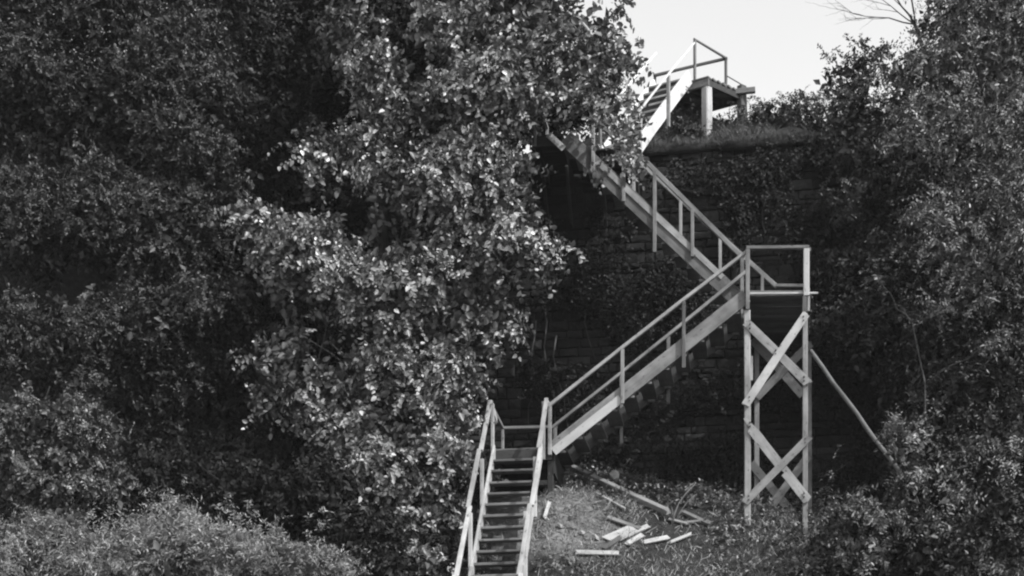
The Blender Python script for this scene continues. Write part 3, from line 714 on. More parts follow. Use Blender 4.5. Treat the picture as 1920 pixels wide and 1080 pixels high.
LOBES = {
    'centre': [(-0.29, 29.6, 16.69, 1.84, 1.6, 1.06, 1.0), (1.0, 29.2, 15.96, 1.05, 1.3, 0.81, 1.0), (1.56, 28.9, 15.48, 0.53, 0.7, 0.38, 1.0), (-1.06, 29.4, 14.91, 1.78, 1.5, 1.06, 1.0), (-0.05, 28.9, 15.28, 0.89, 1.0, 0.42, 1.0), (-3.07, 29.4, 13.99, 1.01, 0.9, 0.6, 0.8), (-1.53, 29.2, 13.34, 1.57, 1.4, 1.05, 1.0), (-0.52, 29.0, 13.64, 0.76, 0.9, 0.81, 1.0), (0.05, 28.8, 12.52, 0.85, 1.0, 0.89, 1.0), (-3.41, 29.0, 11.93, 1.33, 1.2, 1.04, 1.0), (-1.71, 29.0, 11.46, 1.61, 1.4, 1.23, 1.0), (-0.56, 28.8, 11.01, 0.77, 1.0, 0.99, 1.0), (-3.91, 28.8, 10.16, 0.8, 0.9, 1.04, 0.9), (-2.27, 28.9, 9.72, 1.42, 1.3, 1.13, 0.9), (-1.08, 28.7, 9.76, 0.47, 0.7, 0.7, 1.0), (-3.05, 29.2, 8.76, 0.95, 1.0, 0.86, 0.45), (-1.89, 28.9, 8.4, 1.04, 1.0, 0.94, 0.8), (-1.12, 28.6, 8.52, 0.42, 0.6, 0.93, 1.0), (-3.08, 30.4, 16.9, 0.84, 0.9, 0.79, 0.9), (-2.34, 29.8, 15.62, 0.78, 0.9, 0.68, 0.7), (1.21, 28.4, 14.59, 0.28, 0.3, 0.13, 0.6), (1.76, 28.3, 14.59, 0.26, 0.3, 0.11, 0.6), (1.84, 28.2, 13.69, 0.09, 0.15, 0.11, 0.25), (-4.6, 28.7, 12.67, 0.23, 0.3, 0.42, 1.2), (0.45, 28.7, 12.03, 0.28, 0.35, 0.34, 0.8), (2.12, 28.9, 15.62, 0.25, 0.3, 0.17, 0.8), (1.62, 29.2, 16.39, 0.24, 0.4, 0.38, 0.8)],
    'shade': [(-4.31, 33.0, 17.56, 2.05, 1.7, 1.83, 1.0), (-5.18, 33.0, 15.4, 1.62, 1.5, 1.62, 1.0), (-3.67, 33.0, 14.33, 1.62, 1.3, 1.29, 1.0), (-5.61, 32.4, 13.46, 1.27, 1.2, 1.27, 1.0), (-2.8, 33.0, 19.29, 2.05, 1.5, 1.29, 1.0), (-4.96, 33.0, 19.72, 2.16, 1.5, 1.29, 1.0), (-0.84, 32.0, 18.96, 1.88, 1.4, 1.05, 1.0), (-5.08, 32.4, 12.19, 1.38, 1.2, 1.59, 0.8), (-3.76, 32.0, 10.38, 1.57, 1.2, 1.57, 0.7), (-9.71, 33.0, 15.94, 1.83, 1.4, 1.4, 1.0), (-7.62, 33.3, 16.4, 1.63, 1.4, 1.41, 1.0), (-11.0, 33.0, 17.56, 1.62, 1.4, 1.4, 1.0), (-1.88, 32.0, 17.6, 1.57, 1.3, 1.36, 1.0), (-1.13, 31.5, 15.39, 1.34, 1.1, 1.13, 0.8), (-3.34, 33.5, 17.69, 1.09, 1.2, 0.99, 1.0), (-4.55, 32.4, 15.68, 0.95, 1.0, 1.38, 1.0), (0.44, 33.4, 16.72, 0.82, 0.8, 0.65, 1.0), (1.26, 33.6, 17.03, 0.66, 0.7, 0.55, 1.0), (1.77, 33.8, 17.62, 0.55, 0.6, 0.55, 0.9), (-1.7, 32.5, 18.59, 1.7, 1.2, 0.96, 1.0)],
    'leftbig': [(-7.6, 30.6, 17.0, 1.6, 1.5, 1.2, 1.0), (-6.12, 30.2, 16.21, 1.28, 1.3, 1.09, 1.0), (-8.09, 30.2, 15.32, 1.18, 1.2, 0.99, 1.0), (-6.47, 30.0, 14.64, 1.27, 1.2, 0.88, 1.0), (-5.77, 30.2, 15.32, 0.69, 0.8, 0.79, 1.0), (-7.6, 29.8, 13.68, 1.07, 1.1, 0.78, 1.0), (-6.05, 29.4, 12.94, 1.2, 1.1, 0.62, 1.1), (-7.4, 29.4, 12.84, 0.86, 1.0, 0.72, 1.1), (-6.61, 29.3, 12.42, 1.05, 0.9, 0.48, 1.0), (-9.28, 30.2, 15.91, 1.48, 1.5, 1.97, 1.0), (-8.76, 29.8, 13.09, 1.07, 1.2, 1.36, 1.0), (-5.56, 30.4, 14.22, 0.79, 0.9, 0.89, 0.9), (-6.89, 29.7, 15.38, 1.07, 1.0, 0.78, 1.0), (-7.65, 30.8, 18.31, 1.91, 1.5, 0.91, 1.0), (-5.67, 31.0, 18.01, 1.52, 1.3, 1.01, 1.0), (-9.2, 30.6, 17.6, 1.3, 1.3, 1.2, 1.0)],
    'leftmid': [(-5.66, 29.6, 11.47, 1.21, 1.1, 0.82, 1.0), (-7.57, 28.6, 10.76, 0.89, 1.0, 0.79, 1.1), (-6.59, 29.0, 11.08, 1.04, 1.0, 0.62, 1.0), (-6.47, 30.0, 10.23, 1.37, 1.2, 0.98, 1.0), (-5.2, 30.6, 10.4, 1.1, 1.1, 1.3, 0.9), (-7.81, 28.8, 9.88, 0.85, 0.8, 0.56, 1.0), (-8.63, 28.4, 10.51, 0.93, 1.0, 1.02, 1.0), (-4.8, 30.6, 8.8, 1.2, 1.0, 1.1, 0.8), (-6.51, 30.2, 8.9, 1.09, 1.0, 0.99, 0.8)],
    'leftlow': [(-7.31, 27.6, 8.73, 0.77, 0.8, 0.63, 1.2), (-7.52, 27.4, 7.87, 0.81, 0.8, 0.63, 1.0), (-6.81, 27.8, 7.96, 0.55, 0.6, 0.55, 0.9), (-8.42, 27.4, 8.41, 0.81, 0.9, 1.07, 1.0)],
    'rightbig': [(8.6, 30.6, 17.0, 1.25, 1.4, 1.1, 1.0), (7.84, 30.0, 15.82, 0.83, 1.0, 0.83, 1.0), (9.02, 30.0, 15.42, 0.98, 1.2, 1.08, 1.0), (8.13, 29.6, 14.27, 1.16, 1.3, 1.02, 1.0), (7.45, 30.0, 14.69, 0.78, 1.0, 0.98, 1.0), (8.91, 29.0, 12.97, 1.04, 1.2, 1.14, 1.0), (7.92, 29.2, 12.57, 1.15, 1.2, 0.91, 1.0), (9.87, 30.2, 16.21, 1.18, 1.3, 1.97, 1.0), (7.25, 30.4, 15.81, 0.4, 0.5, 0.7, 0.8), (8.9, 30.6, 18.2, 1.5, 1.4, 0.9, 1.0)],
    'pointed': [(6.62, 31.4, 16.48, 0.28, 0.4, 0.64, 1.0), (6.37, 31.2, 15.72, 0.49, 0.6, 0.51, 1.0), (6.48, 31.0, 14.92, 0.76, 0.9, 0.76, 1.0), (7.09, 31.2, 15.26, 0.56, 0.7, 0.76, 1.0), (6.21, 31.5, 16.63, 0.14, 0.2, 0.51, 0.8), (7.04, 31.2, 16.71, 0.16, 0.2, 0.29, 0.5), (6.69, 31.4, 16.89, 0.12, 0.2, 0.37, 0.9)],
    'topbush': [(5.21, 33.2, 16.36, 0.54, 0.6, 0.48, 1.0), (5.99, 33.0, 16.37, 0.54, 0.6, 0.5, 1.0), (5.55, 33.0, 16.03, 0.65, 0.6, 0.43, 1.0), (5.61, 32.4, 15.36, 0.95, 0.6, 0.53, 1.0), (4.79, 32.2, 15.23, 0.53, 0.5, 0.38, 1.0), (6.25, 32.4, 15.36, 0.53, 0.6, 0.69, 1.0), (3.57, 32.1, 15.11, 0.73, 0.3, 0.23, 0.9), (4.9, 31.9, 14.79, 0.83, 0.4, 0.35, 0.9), (5.72, 31.8, 14.43, 0.73, 0.4, 0.62, 0.9), (3.92, 32.4, 15.21, 0.64, 0.3, 0.23, 0.5), (3.47, 33.2, 16.23, 0.37, 0.35, 0.33, 0.8), (4.39, 33.4, 16.31, 0.37, 0.35, 0.26, 0.8), (3.06, 32.3, 15.43, 0.42, 0.3, 0.21, 0.7), (4.67, 32.5, 15.57, 0.64, 0.4, 0.32, 0.8)],
    'darkright': [(6.8, 30.6, 13.6, 1.1, 1.1, 0.85, 1.0), (6.25, 30.6, 12.6, 0.5, 0.8, 1.0, 1.0), (7.21, 29.8, 12.12, 1.02, 1.1, 0.83, 1.0), (6.67, 30.0, 11.21, 0.93, 1.0, 0.83, 1.0), (7.64, 29.4, 10.82, 1.1, 1.1, 0.77, 1.0), (7.3, 29.4, 9.86, 0.86, 0.9, 0.67, 0.9), (5.96, 30.4, 11.53, 0.3, 0.4, 0.6, 0.7)],
    'rightmid': [(8.56, 28.8, 11.39, 0.94, 1.1, 0.8, 1.0), (8.6, 28.6, 10.11, 0.93, 1.1, 0.89, 1.0), (7.85, 28.6, 9.45, 0.84, 0.9, 0.65, 1.0), (9.03, 28.2, 8.42, 1.01, 1.1, 1.2, 1.0)],
    'rightlow': [(6.95, 27.8, 8.41, 0.36, 0.5, 0.55, 1.2), (7.13, 27.6, 7.82, 0.68, 0.7, 0.59, 1.1), (7.99, 27.8, 8.32, 0.82, 0.9, 0.73, 1.0), (8.09, 27.2, 7.11, 0.84, 0.9, 0.8, 1.0), (6.09, 27.0, 7.03, 0.66, 0.6, 0.44, 1.1), (6.69, 26.6, 6.47, 0.87, 0.8, 0.52, 1.0), (5.57, 27.4, 7.03, 0.45, 0.45, 0.34, 1.0), (5.48, 26.6, 6.38, 0.74, 0.6, 0.43, 1.0), (7.25, 26.4, 6.26, 0.69, 0.7, 0.52, 1.0)],
    'plumes': [(6.55, 27.1, 8.68, 0.28, 0.35, 0.44, 1.0), (6.59, 26.8, 7.99, 0.26, 0.3, 0.44, 1.0), (5.59, 26.5, 7.27, 0.26, 0.3, 0.19, 1.0), (5.25, 26.7, 7.23, 0.21, 0.25, 0.17, 0.8), (5.91, 26.2, 6.95, 0.27, 0.3, 0.21, 1.0), (5.61, 25.8, 6.36, 0.29, 0.3, 0.25, 1.0), (7.27, 26.5, 7.27, 0.19, 0.25, 0.26, 0.8), (6.7, 26.1, 6.85, 0.22, 0.25, 0.22, 0.7), (8.03, 26.7, 8.06, 0.21, 0.25, 0.26, 0.5), (8.43, 27.6, 11.79, 0.27, 0.3, 0.31, 0.9), (7.49, 28.3, 11.11, 0.31, 0.25, 0.13, 0.8), (8.09, 27.8, 11.05, 0.27, 0.25, 0.15, 0.7), (6.51, 29.3, 11.94, 0.29, 0.25, 0.15, 0.6), (8.15, 27.4, 10.2, 0.23, 0.25, 0.18, 0.6)],
    'leftfoot': [(-5.89, 28.6, 8.14, 1.03, 0.9, 0.65, 1.0), (-4.42, 28.2, 7.77, 1.01, 0.8, 0.65, 1.0), (-3.32, 28.2, 7.77, 0.83, 0.8, 0.65, 1.0), (-6.82, 28.2, 7.77, 0.83, 0.7, 0.55, 1.0), (-2.35, 27.6, 6.92, 0.72, 0.6, 0.45, 1.0), (-1.25, 27.4, 6.61, 0.45, 0.5, 0.45, 1.0), (-2.07, 26.4, 6.13, 0.78, 0.6, 0.39, 1.0)],
    'mound': [(-4.98, 25.0, 6.09, 1.23, 1.0, 0.75, 1.2), (-3.89, 24.8, 5.98, 0.97, 0.9, 0.61, 1.2), (-6.0, 24.8, 5.98, 1.05, 0.9, 0.65, 1.2), (-7.0, 25.2, 6.29, 0.74, 0.8, 0.58, 1.0), (-3.06, 25.0, 5.89, 0.78, 0.8, 0.45, 1.0), (-7.68, 25.0, 6.01, 0.74, 0.8, 0.65, 1.0), (-5.23, 25.4, 6.83, 0.42, 0.4, 0.25, 1.0)],
    'understair': [(-1.46, 28.0, 7.09, 0.64, 0.5, 0.55, 0.9), (-2.43, 28.6, 7.58, 0.75, 0.6, 0.56, 0.6), (-1.2, 28.2, 7.77, 0.28, 0.3, 0.55, 0.9), (-1.5, 27.0, 6.36, 0.62, 0.5, 0.35, 0.9)],
    'twiggy': [(5.25, 34.2, 17.3, 0.29, 0.25, 0.31, 0.28)],
}

def plant(name, key, label, cat, material, base, trunk_r, group=None, clumps=2.2, per=9, clump_r=.33, n=14, L=.34, leaf=.055, wid=.028, droop=-.1,
          big=False, inner=.25, gap=-.55, pale=.05, stems=None, stiff=.6, singles=0, back=.45, limbs=True, fill=330, shrink=.2, shoots=.12, nrand=.27, sub=0):
    lobes = list(LOBES[key])
    parents = lobes
    if sub:                                                  # boughs: smaller leaf masses standing out of each big one
        nl = []
        for (x, y, z, rx, ry, rz, dn) in lobes:
            if min(rx, rz) < .45: nl.append((x, y, z, rx, ry, rz, dn)); continue
            nl.append((x, y, z, rx * .78, ry * .78, rz * .78, dn * .45))
            m = max(4, int(sub * (rx * rz) ** .5))
            for i in range(m):
                d = unit(rng.normal(0, 1, 3))
                if d[1] > .35: d[1] = -d[1]
                k = rng.uniform(.26, .46)
                q = .95 - k
                nl.append((x + d[0] * rx * q, y + d[1] * ry * q, z + d[2] * rz * q, rx * k * 1.15, ry * k, rz * k * .85, dn))
        lobes = nl
    base = Vector(base)
    root = empty(name, base)
    setp(root, label, cat, group)
    P, Od = crown_points(lobes, clumps, per, clump_r, inner, gap, back, shrink, shoots)
    V, F, T, VS = leaves_on_sprays(P, Od, n, L, leaf, wid, droop, big, stiff, pale, None, nrand)
    if fill:                                                 # inner leaves, darker in tone to carry the crown's shade
        Q = []
        for (x, y, z, rx, ry, rz, dn) in parents:
            m = int(math.pi * rx * rz * fill * min(dn, 1) / 6)
            d = unit(rng.normal(0, 1, (m, 3))) * (rng.uniform(.05, .62, (m, 1)) ** .5)
            Q.append(np.array([x, y, z]) + d * np.array([rx, ry, rz]))
        Q = np.concatenate(Q)
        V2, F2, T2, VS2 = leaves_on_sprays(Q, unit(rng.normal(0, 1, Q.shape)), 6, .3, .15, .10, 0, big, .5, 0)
    if singles:                                              # the leaves that show largest: each an object of its own
        cen = VS.mean(1)
        fn = np.cross(VS[:, 1] - VS[:, 0], VS[:, -1] - VS[:, 0]); ar = np.linalg.norm(fn, axis=1)
        vw = unit(np.array([0, 0, CAMZ]) - cen)
        inframe = (np.abs(cen[:, 0] / cen[:, 1]) < .31) & ((cen[:, 2] - CAMZ) / cen[:, 1] < .515)
        score = np.abs((fn * vw).sum(1)) * inframe - 0.0015 * (cen[:, 1] - cen[:, 1].min())
        pick = np.argsort(-score)[:singles * 3]; pick = rng.choice(pick, singles, replace=False)
        keep = np.ones(len(VS), bool); keep[pick] = False
        tn = T.reshape(-1, 2)[:, 0]
        for i in pick:
            c = VS[i].mean(0)
            me = fast_mesh('leaf', VS[i] - c, np.array([[0, 1, 2, 3], [0, 3, 4, 5]]), material, np.array([tn[i]] * 2))
            link('leaf', me, Matrix.Translation(Vector(c)), root)
        VS = VS[keep]; V = VS.reshape(-1, 3); K = len(VS); b = np.arange(K)[:, None] * 6
        F = np.concatenate([b + np.array([0, 1, 2, 3]), b + np.array([0, 3, 4, 5])], 1).reshape(-1, 4); T = np.repeat(tn[keep], 2)
    if fill:
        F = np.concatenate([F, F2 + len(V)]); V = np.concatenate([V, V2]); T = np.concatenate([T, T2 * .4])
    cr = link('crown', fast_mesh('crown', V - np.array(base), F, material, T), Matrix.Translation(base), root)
    setp(cr, kind='stuff')
    # trunk and limbs
    lobes = parents
    cs = [Vector(l[:3]) for l in lobes]
    top = max(cs, key=lambda c: c.z)
    hgt = max(0.6, top.z - base.z)
    tp = []
    trunk_top = Vector((base.x * .45 + top.x * .55, base.y * .45 + top.y * .55, base.z + hgt * .8))
    pts, rad = limb_path(base - ZZ * 0.25, trunk_top, trunk_r, trunk_r * .35, 8, .04)
    link('trunk', tube_mesh('trunk', [(pts, rad)], M_BARK, 9, base), Matrix.Translation(base), root)
    if limbs:
        for c, l in zip(cs, lobes):
            if min(l[3], l[5]) < trunk_r * 2.6: continue
            i = min(range(len(pts)), key=lambda i: abs(pts[i].z - (c.z - (c.xy - base.xy).length * .5)))
            i = max(1, i)
            a = pts[i]; paths = [limb_path(a, c, max(.012, rad[i] * .5), max(.006, trunk_r * .10), 6, .07)]
            for j in range(4):
                e = c + Vector((random.uniform(-1, 1) * l[3], random.uniform(-1, .6) * l[4], random.uniform(-.8, 1) * l[5])) * .95
                paths.append(limb_path(a.lerp(c, random.uniform(.5, 1)), e, max(.008, trunk_r * .12), .004, 4, .08))
            link('limb', tube_mesh('limb', paths, M_BARK, 5, base), Matrix.Translation(base), root)
    return root, len(F)

def atg(x, y): return Vector((x, y, tz(x, y)))
NF = 0
def P_(*a, **k):
    global NF
    r, n_ = plant(*a, **k); NF += n_ * (2 if k.get('big') else 1); return r

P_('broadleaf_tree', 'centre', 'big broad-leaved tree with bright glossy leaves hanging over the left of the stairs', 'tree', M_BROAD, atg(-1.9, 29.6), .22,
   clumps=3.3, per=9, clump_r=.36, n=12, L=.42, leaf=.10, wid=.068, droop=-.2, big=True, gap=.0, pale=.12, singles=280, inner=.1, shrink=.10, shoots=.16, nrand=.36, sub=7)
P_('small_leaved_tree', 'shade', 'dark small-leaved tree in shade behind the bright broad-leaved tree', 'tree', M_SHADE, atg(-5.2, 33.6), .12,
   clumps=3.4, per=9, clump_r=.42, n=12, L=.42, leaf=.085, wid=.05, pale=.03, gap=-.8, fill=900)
P_('small_leaved_tree', 'leftbig', 'tall dense small-leaved tree filling the upper left of the photo', 'tree', M_FINE, atg(-7.2, 30.4), .22,
   clumps=5.0, per=11, clump_r=.34, n=15, L=.32, leaf=.062, wid=.032, pale=.06, gap=-.45, sub=7, shrink=.10)
P_('leafy_thicket', 'leftmid', 'shaded leafy thicket halfway up the left side under the tall dense tree', 'thicket', M_FINE, atg(-6.6, 30.0), .08,
   clumps=4.8, per=11, clump_r=.34, n=14, L=.32, leaf=.06, wid=.032, pale=.04, gap=-.45, sub=7, shrink=.10)
P_('rounded_shrub', 'leftlow', 'rounded light-topped shrub at the lower left edge above the tangled mound', 'shrub', M_FINER, atg(-7.6, 27.4), .06,
   clumps=5.0, per=10, clump_r=.28, n=14, L=.28, leaf=.06, wid=.03, pale=.06, gap=-.4)
P_('feathery_tree', 'rightbig', 'tall feathery-leaved tree filling the upper right corner against the sky', 'tree', M_FINER, atg(8.6, 30.6), .2,
   clumps=4.4, per=10, clump_r=.34, n=16, L=.48, leaf=.075, wid=.028, pale=.10, droop=-.3, gap=-.45, sub=7, shrink=.10)
P_('pointed_tree', 'pointed', 'young pointed tree standing against the sky left of the tall feathery tree', 'tree', M_FINE, atg(6.7, 32.6), .06,
   clumps=6.0, per=9, clump_r=.2, n=12, L=.24, leaf=.065, wid=.036, droop=.15, pale=.05, gap=-.7, shrink=.12)
P_('terrace_bush', 'topbush', 'low dark bush on the wall top right of the upper platform', 'bush', M_DIM, atg(5.6, 33.4), .05,
   clumps=7.0, per=10, clump_r=.22, n=12, L=.26, leaf=.06, wid=.035, pale=.06, shrink=.04, shoots=.4)
P_('hanging_thicket', 'darkright', 'dark feathery thicket hanging beside the tower on its right', 'thicket', M_DIM, atg(7.4, 30.6), .08,
   clumps=4.0, per=10, clump_r=.36, n=15, L=.38, leaf=.075, wid=.034, droop=-.3, pale=.07, gap=-.5, sub=7, shrink=.10)
P_('feathery_shrub', 'rightmid', 'loose feathery shrub at the right edge of the photo below the tall tree', 'shrub', M_DIM, atg(8.8, 29.2), .07,
   clumps=3.8, per=10, clump_r=.36, n=15, L=.36, leaf=.07, wid=.033, droop=-.2, pale=.08, gap=-.5, sub=7, shrink=.10)
P_('weedy_shrub', 'rightlow', 'low leafy shrub with light tips at the lower right below the leaning pole', 'shrub', M_DIM, atg(7.2, 27.8), .05,
   clumps=4.6, per=10, clump_r=.28, n=12, L=.34, leaf=.085, wid=.038, droop=-.05, pale=.11, gap=-.3)
P_('plumed_shrub', 'plumes', 'pale feathery plumes of a shrub standing up at the lower right by the pole end', 'shrub', M_LIGHT, atg(7.6, 27.6), .03,
   clumps=5.0, per=6, clump_r=.2, n=12, L=.34, leaf=.085, wid=.03, droop=-.1, pale=.12, gap=-.3, fill=60, shoots=.3)
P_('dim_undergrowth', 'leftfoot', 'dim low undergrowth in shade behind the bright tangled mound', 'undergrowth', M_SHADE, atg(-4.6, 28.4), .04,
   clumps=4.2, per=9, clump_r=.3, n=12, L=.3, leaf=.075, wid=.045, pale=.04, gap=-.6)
P_('tangled_bush', 'mound', 'low rounded tangled bush catching light at the lower left', 'bush', M_HERB, atg(-5.0, 25.4), .04,
   clumps=7.5, per=12, clump_r=.2, n=12, L=.28, leaf=.075, wid=.015, droop=.1, pale=.10, gap=-.7, nrand=.7, shoots=.5)
P_('shaded_shrub', 'understair', 'small dim shrub growing close to the left handrail of the lowest steps', 'shrub', M_BROAD, atg(-1.7, 28.0), .04,
   clumps=4.0, per=8, clump_r=.26, n=8, L=.3, leaf=.095, wid=.06, big=True, pale=.05)
P_('thin_sapling', 'twiggy', 'thin see-through sapling just right of the upper platform', 'sapling', M_FINE, atg(5.3, 34.2), .012,
   clumps=6.0, per=3, clump_r=.1, n=5, L=.14, leaf=.05, wid=.03, droop=.4, fill=0)

# bare branches of the tree beyond the upper right corner, against the sky
def spray_branch(a, b, r, depth, paths):
    pts, rad = limb_path(a, b, r, r * .3, 5, .05); paths.append((pts, rad))
    if depth:
        for i in (2, 3, 4, 5):
            d = (b - a) * random.uniform(.3, .5)
            e = pts[i] + d + Vector((random.uniform(-.3, .1), random.uniform(-.2, .2), random.uniform(-.15, .3)))
            spray_branch(pts[i], e, r * .45, depth - 1, paths)
s_ = 31.5 / 3060
def pt(px, py): return Vector(((px - 960) * s_, 31.5, CAMZ + (1600 - py) * s_))
paths = []
base = pt(1800, 330)
paths.append(limb_path(base, pt(1715, 46), .07, .035, 6, .02))
for e, r in ((pt(1655, -45), .022), (pt(1600, 26), .016), (pt(1640, -10), .014), (pt(1700, -60), .022)):
    spray_branch(pt(1716, 46), e, r, 2, paths)
bt = empty('bare_tree', base - ZZ * 0)
setp(bt, 'leafless twiggy branch reaching left into the sky at the top right', 'bare tree')
link('branch', tube_mesh('branch', paths[1:], M_BARK, 5, base), Matrix.Translation(base), bt)
gb = atg(base.x, 31.5)
link('trunk', tube_mesh('trunk', [limb_path(gb - ZZ * .2, base, .12, .07, 6, .02), paths[0]], M_BARK, 7, base), Matrix.Translation(base), bt)

# ivy and weeds on the wall face
def ivy(label, patches, leaf, dens, material):
    PP = []
    for (u0, z0, ru, rz) in patches:
        m = int(ru * rz * dens)
        a = rng.normal(0, .5, (m, 2)); uu = u0 + a[:, 0] * ru; zz = z0 + a[:, 1] * rz
        PP.append(np.stack([uu, rng.uniform(-.28, .02, m) + WALLV - .2, zz], 1))
    q = np.concatenate(PP); R3 = np.array([UU, VV, ZZ])
    pos = q @ R3 + np.array(O)
    keep = clump_noise(pos * 1.3) > -0.25; pos = pos[keep]
    out = np.tile(np.array(-VV), (len(pos), 1))
    V, F, T, _ = leaves_on_sprays(pos, out, 9, .28, leaf, leaf * .7, -.5, False, .35, .03)
    base = W(patches[0][0], WALLV - .3, patches[0][1])
    o = link('wall_creeper', fast_mesh('wall_creeper', V - np.array(base), F, material, T), Matrix.Translation(base))
    setp(o, label, 'creeper', kind='stuff')
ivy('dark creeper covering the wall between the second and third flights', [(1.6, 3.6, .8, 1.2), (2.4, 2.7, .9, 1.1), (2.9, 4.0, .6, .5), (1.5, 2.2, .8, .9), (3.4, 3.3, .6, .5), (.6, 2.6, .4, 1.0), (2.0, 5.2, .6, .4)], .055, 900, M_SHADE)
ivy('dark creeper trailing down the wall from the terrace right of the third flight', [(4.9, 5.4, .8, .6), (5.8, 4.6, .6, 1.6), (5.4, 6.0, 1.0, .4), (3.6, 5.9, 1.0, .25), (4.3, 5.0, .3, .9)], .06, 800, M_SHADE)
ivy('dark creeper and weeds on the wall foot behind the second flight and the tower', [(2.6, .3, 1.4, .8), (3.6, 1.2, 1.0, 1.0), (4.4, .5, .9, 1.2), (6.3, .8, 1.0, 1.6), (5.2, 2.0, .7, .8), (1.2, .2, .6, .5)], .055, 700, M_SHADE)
# bare stems hanging down the wall face
for i, (u0, z1, z0, du) in enumerate(((.55, 3.6, .9, .3), (.35, 3.2, 1.2, -.1), (.75, 2.9, .6, .5), (1.3, 4.6, 2.4, .2), (4.75, 5.9, 4.3, .1), (5.0, 6.1, 4.6, -.15))):
    pp = [W(u0 + du * (k / 6) ** 2 + .05 * math.sin(k * 1.9 + i), WALLV - .34 - .04 * math.sin(k + i), z1 + (z0 - z1) * k / 6) for k in range(7)]
    vn = link('hanging_vine', tube_mesh('hanging_vine', [(pp, [.018 - .0016 * k for k in range(7)])], M_BARK, 5, pp[0]), Matrix.Translation(pp[0]))
    setp(vn, ('bare vine stem hanging down the wall just above the left end of the second flight', 'bare vine stem nearest the broad-leaved tree, left of the rising second flight',
              'short bare vine stem low on the wall over the lower landing', 'longest bare vine stem, hanging between the second and third flights',
              'bare vine stem on the wall seen through the tower landing rails, left one', 'bare vine stem on the wall above the tower landing rails, right one')[i], 'vine', 'bare vine stems on the wall')

# grass tufts and weeds
def blades(name, label, pts, hgt, wid, material, lean=.35):
    N = len(pts)
    p = np.array(pts); d = unit(np.stack([rng.normal(0, lean, N), rng.normal(0, lean, N) - .1, np.ones(N)], 1))
    h = hgt * rng.uniform(.4, 1.2, (N, 1)); sd = unit(np.cross(d, unit(rng.normal(0, 1, (N, 3)))))
    bend = np.stack([rng.normal(0, .3, N), rng.normal(0, .3, N), -np.abs(rng.normal(.25, .2, N))], 1) * h
    w = wid * rng.uniform(.6, 1.3, (N, 1))
    vs = np.stack([p - sd * w, p + sd * w, p + d * h * .55 + sd * w * .7 + bend * .25, p + d * h * .55 - sd * w * .7 + bend * .25, p + d * h + bend, p + d * h + bend + sd * .001], 1)
    b = np.arange(N)[:, None] * 6
    F = np.concatenate([b + np.array([0, 1, 2, 3]), b + np.array([3, 2, 5, 4])], 1).reshape(-1, 4)
    tone = np.repeat(rng.uniform(0, 1, N), 2)
    o = link(name, fast_mesh(name, vs.reshape(-1, 3), F, material, tone), Matrix.Identity(4))
    setp(o, label, 'grass', kind='stuff')
pts = []
for c in range(330):
    u_, v_ = random.uniform(1.6, 4.9), random.uniform(3.36, 5.4)
    for k in range(28): 
        uu, vv = u_ + random.gauss(0, .09), max(3.34, v_ + random.gauss(0, .09)); pts.append(tuple(G(uu, vv, -.01)))
for c in range(900):
    uu = random.uniform(1.0, 7.0); lp = 0.16 + 0.07 * math.sin(uu * 3.1) + 0.05 * math.sin(uu * 7.3 + 2)
    for k in range(7): pts.append(tuple(W(uu + random.gauss(0, .05), WALLV - .15 - lp + random.uniform(0, .12), 6.46 - lp * .4)))
blades('terrace_grass', 'tufts of grass along the top of the wall under the upper platform', pts, .24, .006, M_GRASS, .6)
pts = []
for c in range(520):
    u_, v_ = random.uniform(1.6, 9.5), random.uniform(-3.6, 0.5)
    if u_ < 2.4 and v_ > -1.5: continue
    if random.random() < max(0, (v_ + 1.3)) * .6 and u_ < 3.8: continue
    for k in range(22):
        pts.append(tuple(G(u_ + random.gauss(0, .12), v_ + random.gauss(0, .10), -.01)))
for c in range(150):
    u_, v_ = random.uniform(0.95, 2.6), random.uniform(-1.5, 1.2)
    for k in range(14):
        pts.append(tuple(G(u_ + random.gauss(0, .08), v_ + random.gauss(0, .08), -.01)))
for c in range(160):
    u_, v_ = random.uniform(-1.2, 0.2), random.uniform(-3.5, -.5)
    for k in range(16):
        pts.append(tuple(G(u_ + random.gauss(0, .12), v_ + random.gauss(0, .10), -.01)))
blades('slope_grass', 'rough grass growing on the slope around the tower foot and steps', pts, .17, .006, M_HERB, .6)
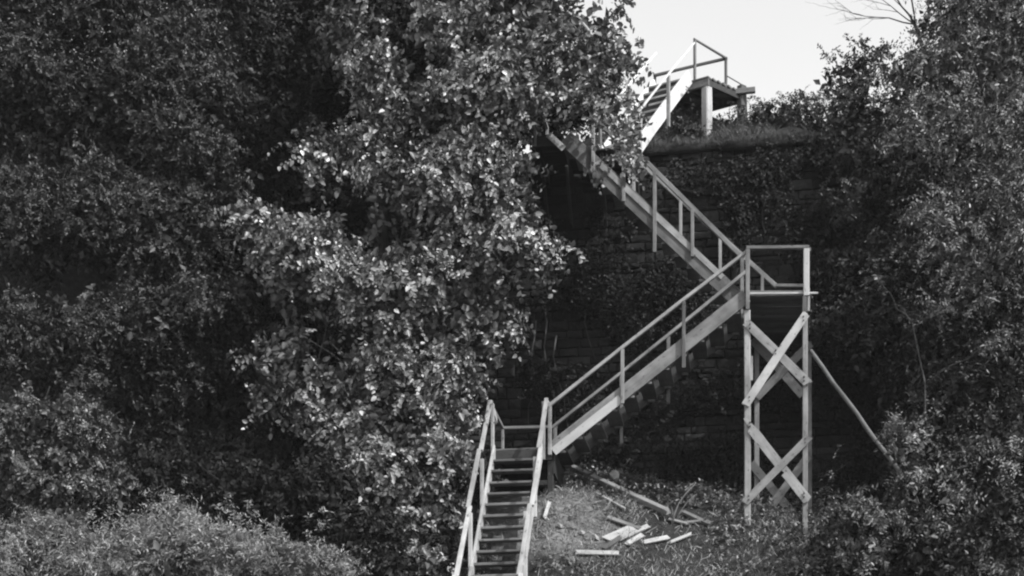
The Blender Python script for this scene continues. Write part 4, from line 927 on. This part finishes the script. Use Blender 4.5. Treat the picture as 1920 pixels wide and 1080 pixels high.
# leafy ground cover
q = []
for c in range(2600):
    u_, v_ = random.uniform(1.2, 9.5), random.uniform(-4.2, 0.6)
    if u_ < 3.9 and v_ > -1.75 - .25 * (u_ - 2.2): 
        if random.random() < .93: continue
    q.append(tuple(G(u_, v_, random.uniform(0, .14))))
for c in range(1100):
    u_, v_ = random.uniform(1.3, 8), random.uniform(.4, 3.1)
    q.append(tuple(G(u_, v_, random.uniform(0, .12))))
pos = np.array(q); out = np.tile(unit(np.array([[0, -.45, .9]])), (len(pos), 1))
V, F, T, _ = leaves_on_sprays(pos, out, 10, .24, .065, .04, .25, False, .6, .05)
setp(link('ground_cover', fast_mesh('ground_cover', V, F, M_FINER, T), Matrix.Identity(4)), 'leafy weeds covering the dark slope at the tower foot and under the bushes', 'weeds', kind='stuff')
q = []
for c in range(3400):
    u_, v_ = random.uniform(-11, 0.0), random.uniform(-4.5, 3.0)
    q.append(tuple(G(u_, v_, random.uniform(0, .2))))
pos = np.array(q); out = np.tile(unit(np.array([[0, -.45, .9]])), (len(pos), 1))
V, F, T, _ = leaves_on_sprays(pos, out, 10, .3, .09, .06, .25, False, .6, .03)
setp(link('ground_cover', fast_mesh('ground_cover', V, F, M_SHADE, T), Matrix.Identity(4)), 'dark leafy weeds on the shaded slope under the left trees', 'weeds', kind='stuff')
NF += len(F)
print('leaf faces', NF)

# ------------------------------------------------------------------ thin veil added over the scene to lift the blacks
hv, hf = box(-1700, 1700, -120, 2700, -1.5, 26)
hm = bpy.data.materials.new('added_thin_haze'); hm.use_nodes = True; hnt = hm.node_tree; hnt.nodes.clear()
pv = hnt.nodes.new('ShaderNodeVolumePrincipled'); pv.inputs['Color'].default_value = (.95, .95, .95, 1); pv.inputs['Density'].default_value = 0.0003
ho = hnt.nodes.new('ShaderNodeOutputMaterial'); hnt.links.new(pv.outputs[0], ho.inputs['Volume'])
setp(link('added_haze', mesh_from('added_haze', hv, hf, hm), Matrix.Identity(4)), 'thin veil added over the whole hillside to lift its dark tones', kind='stuff')
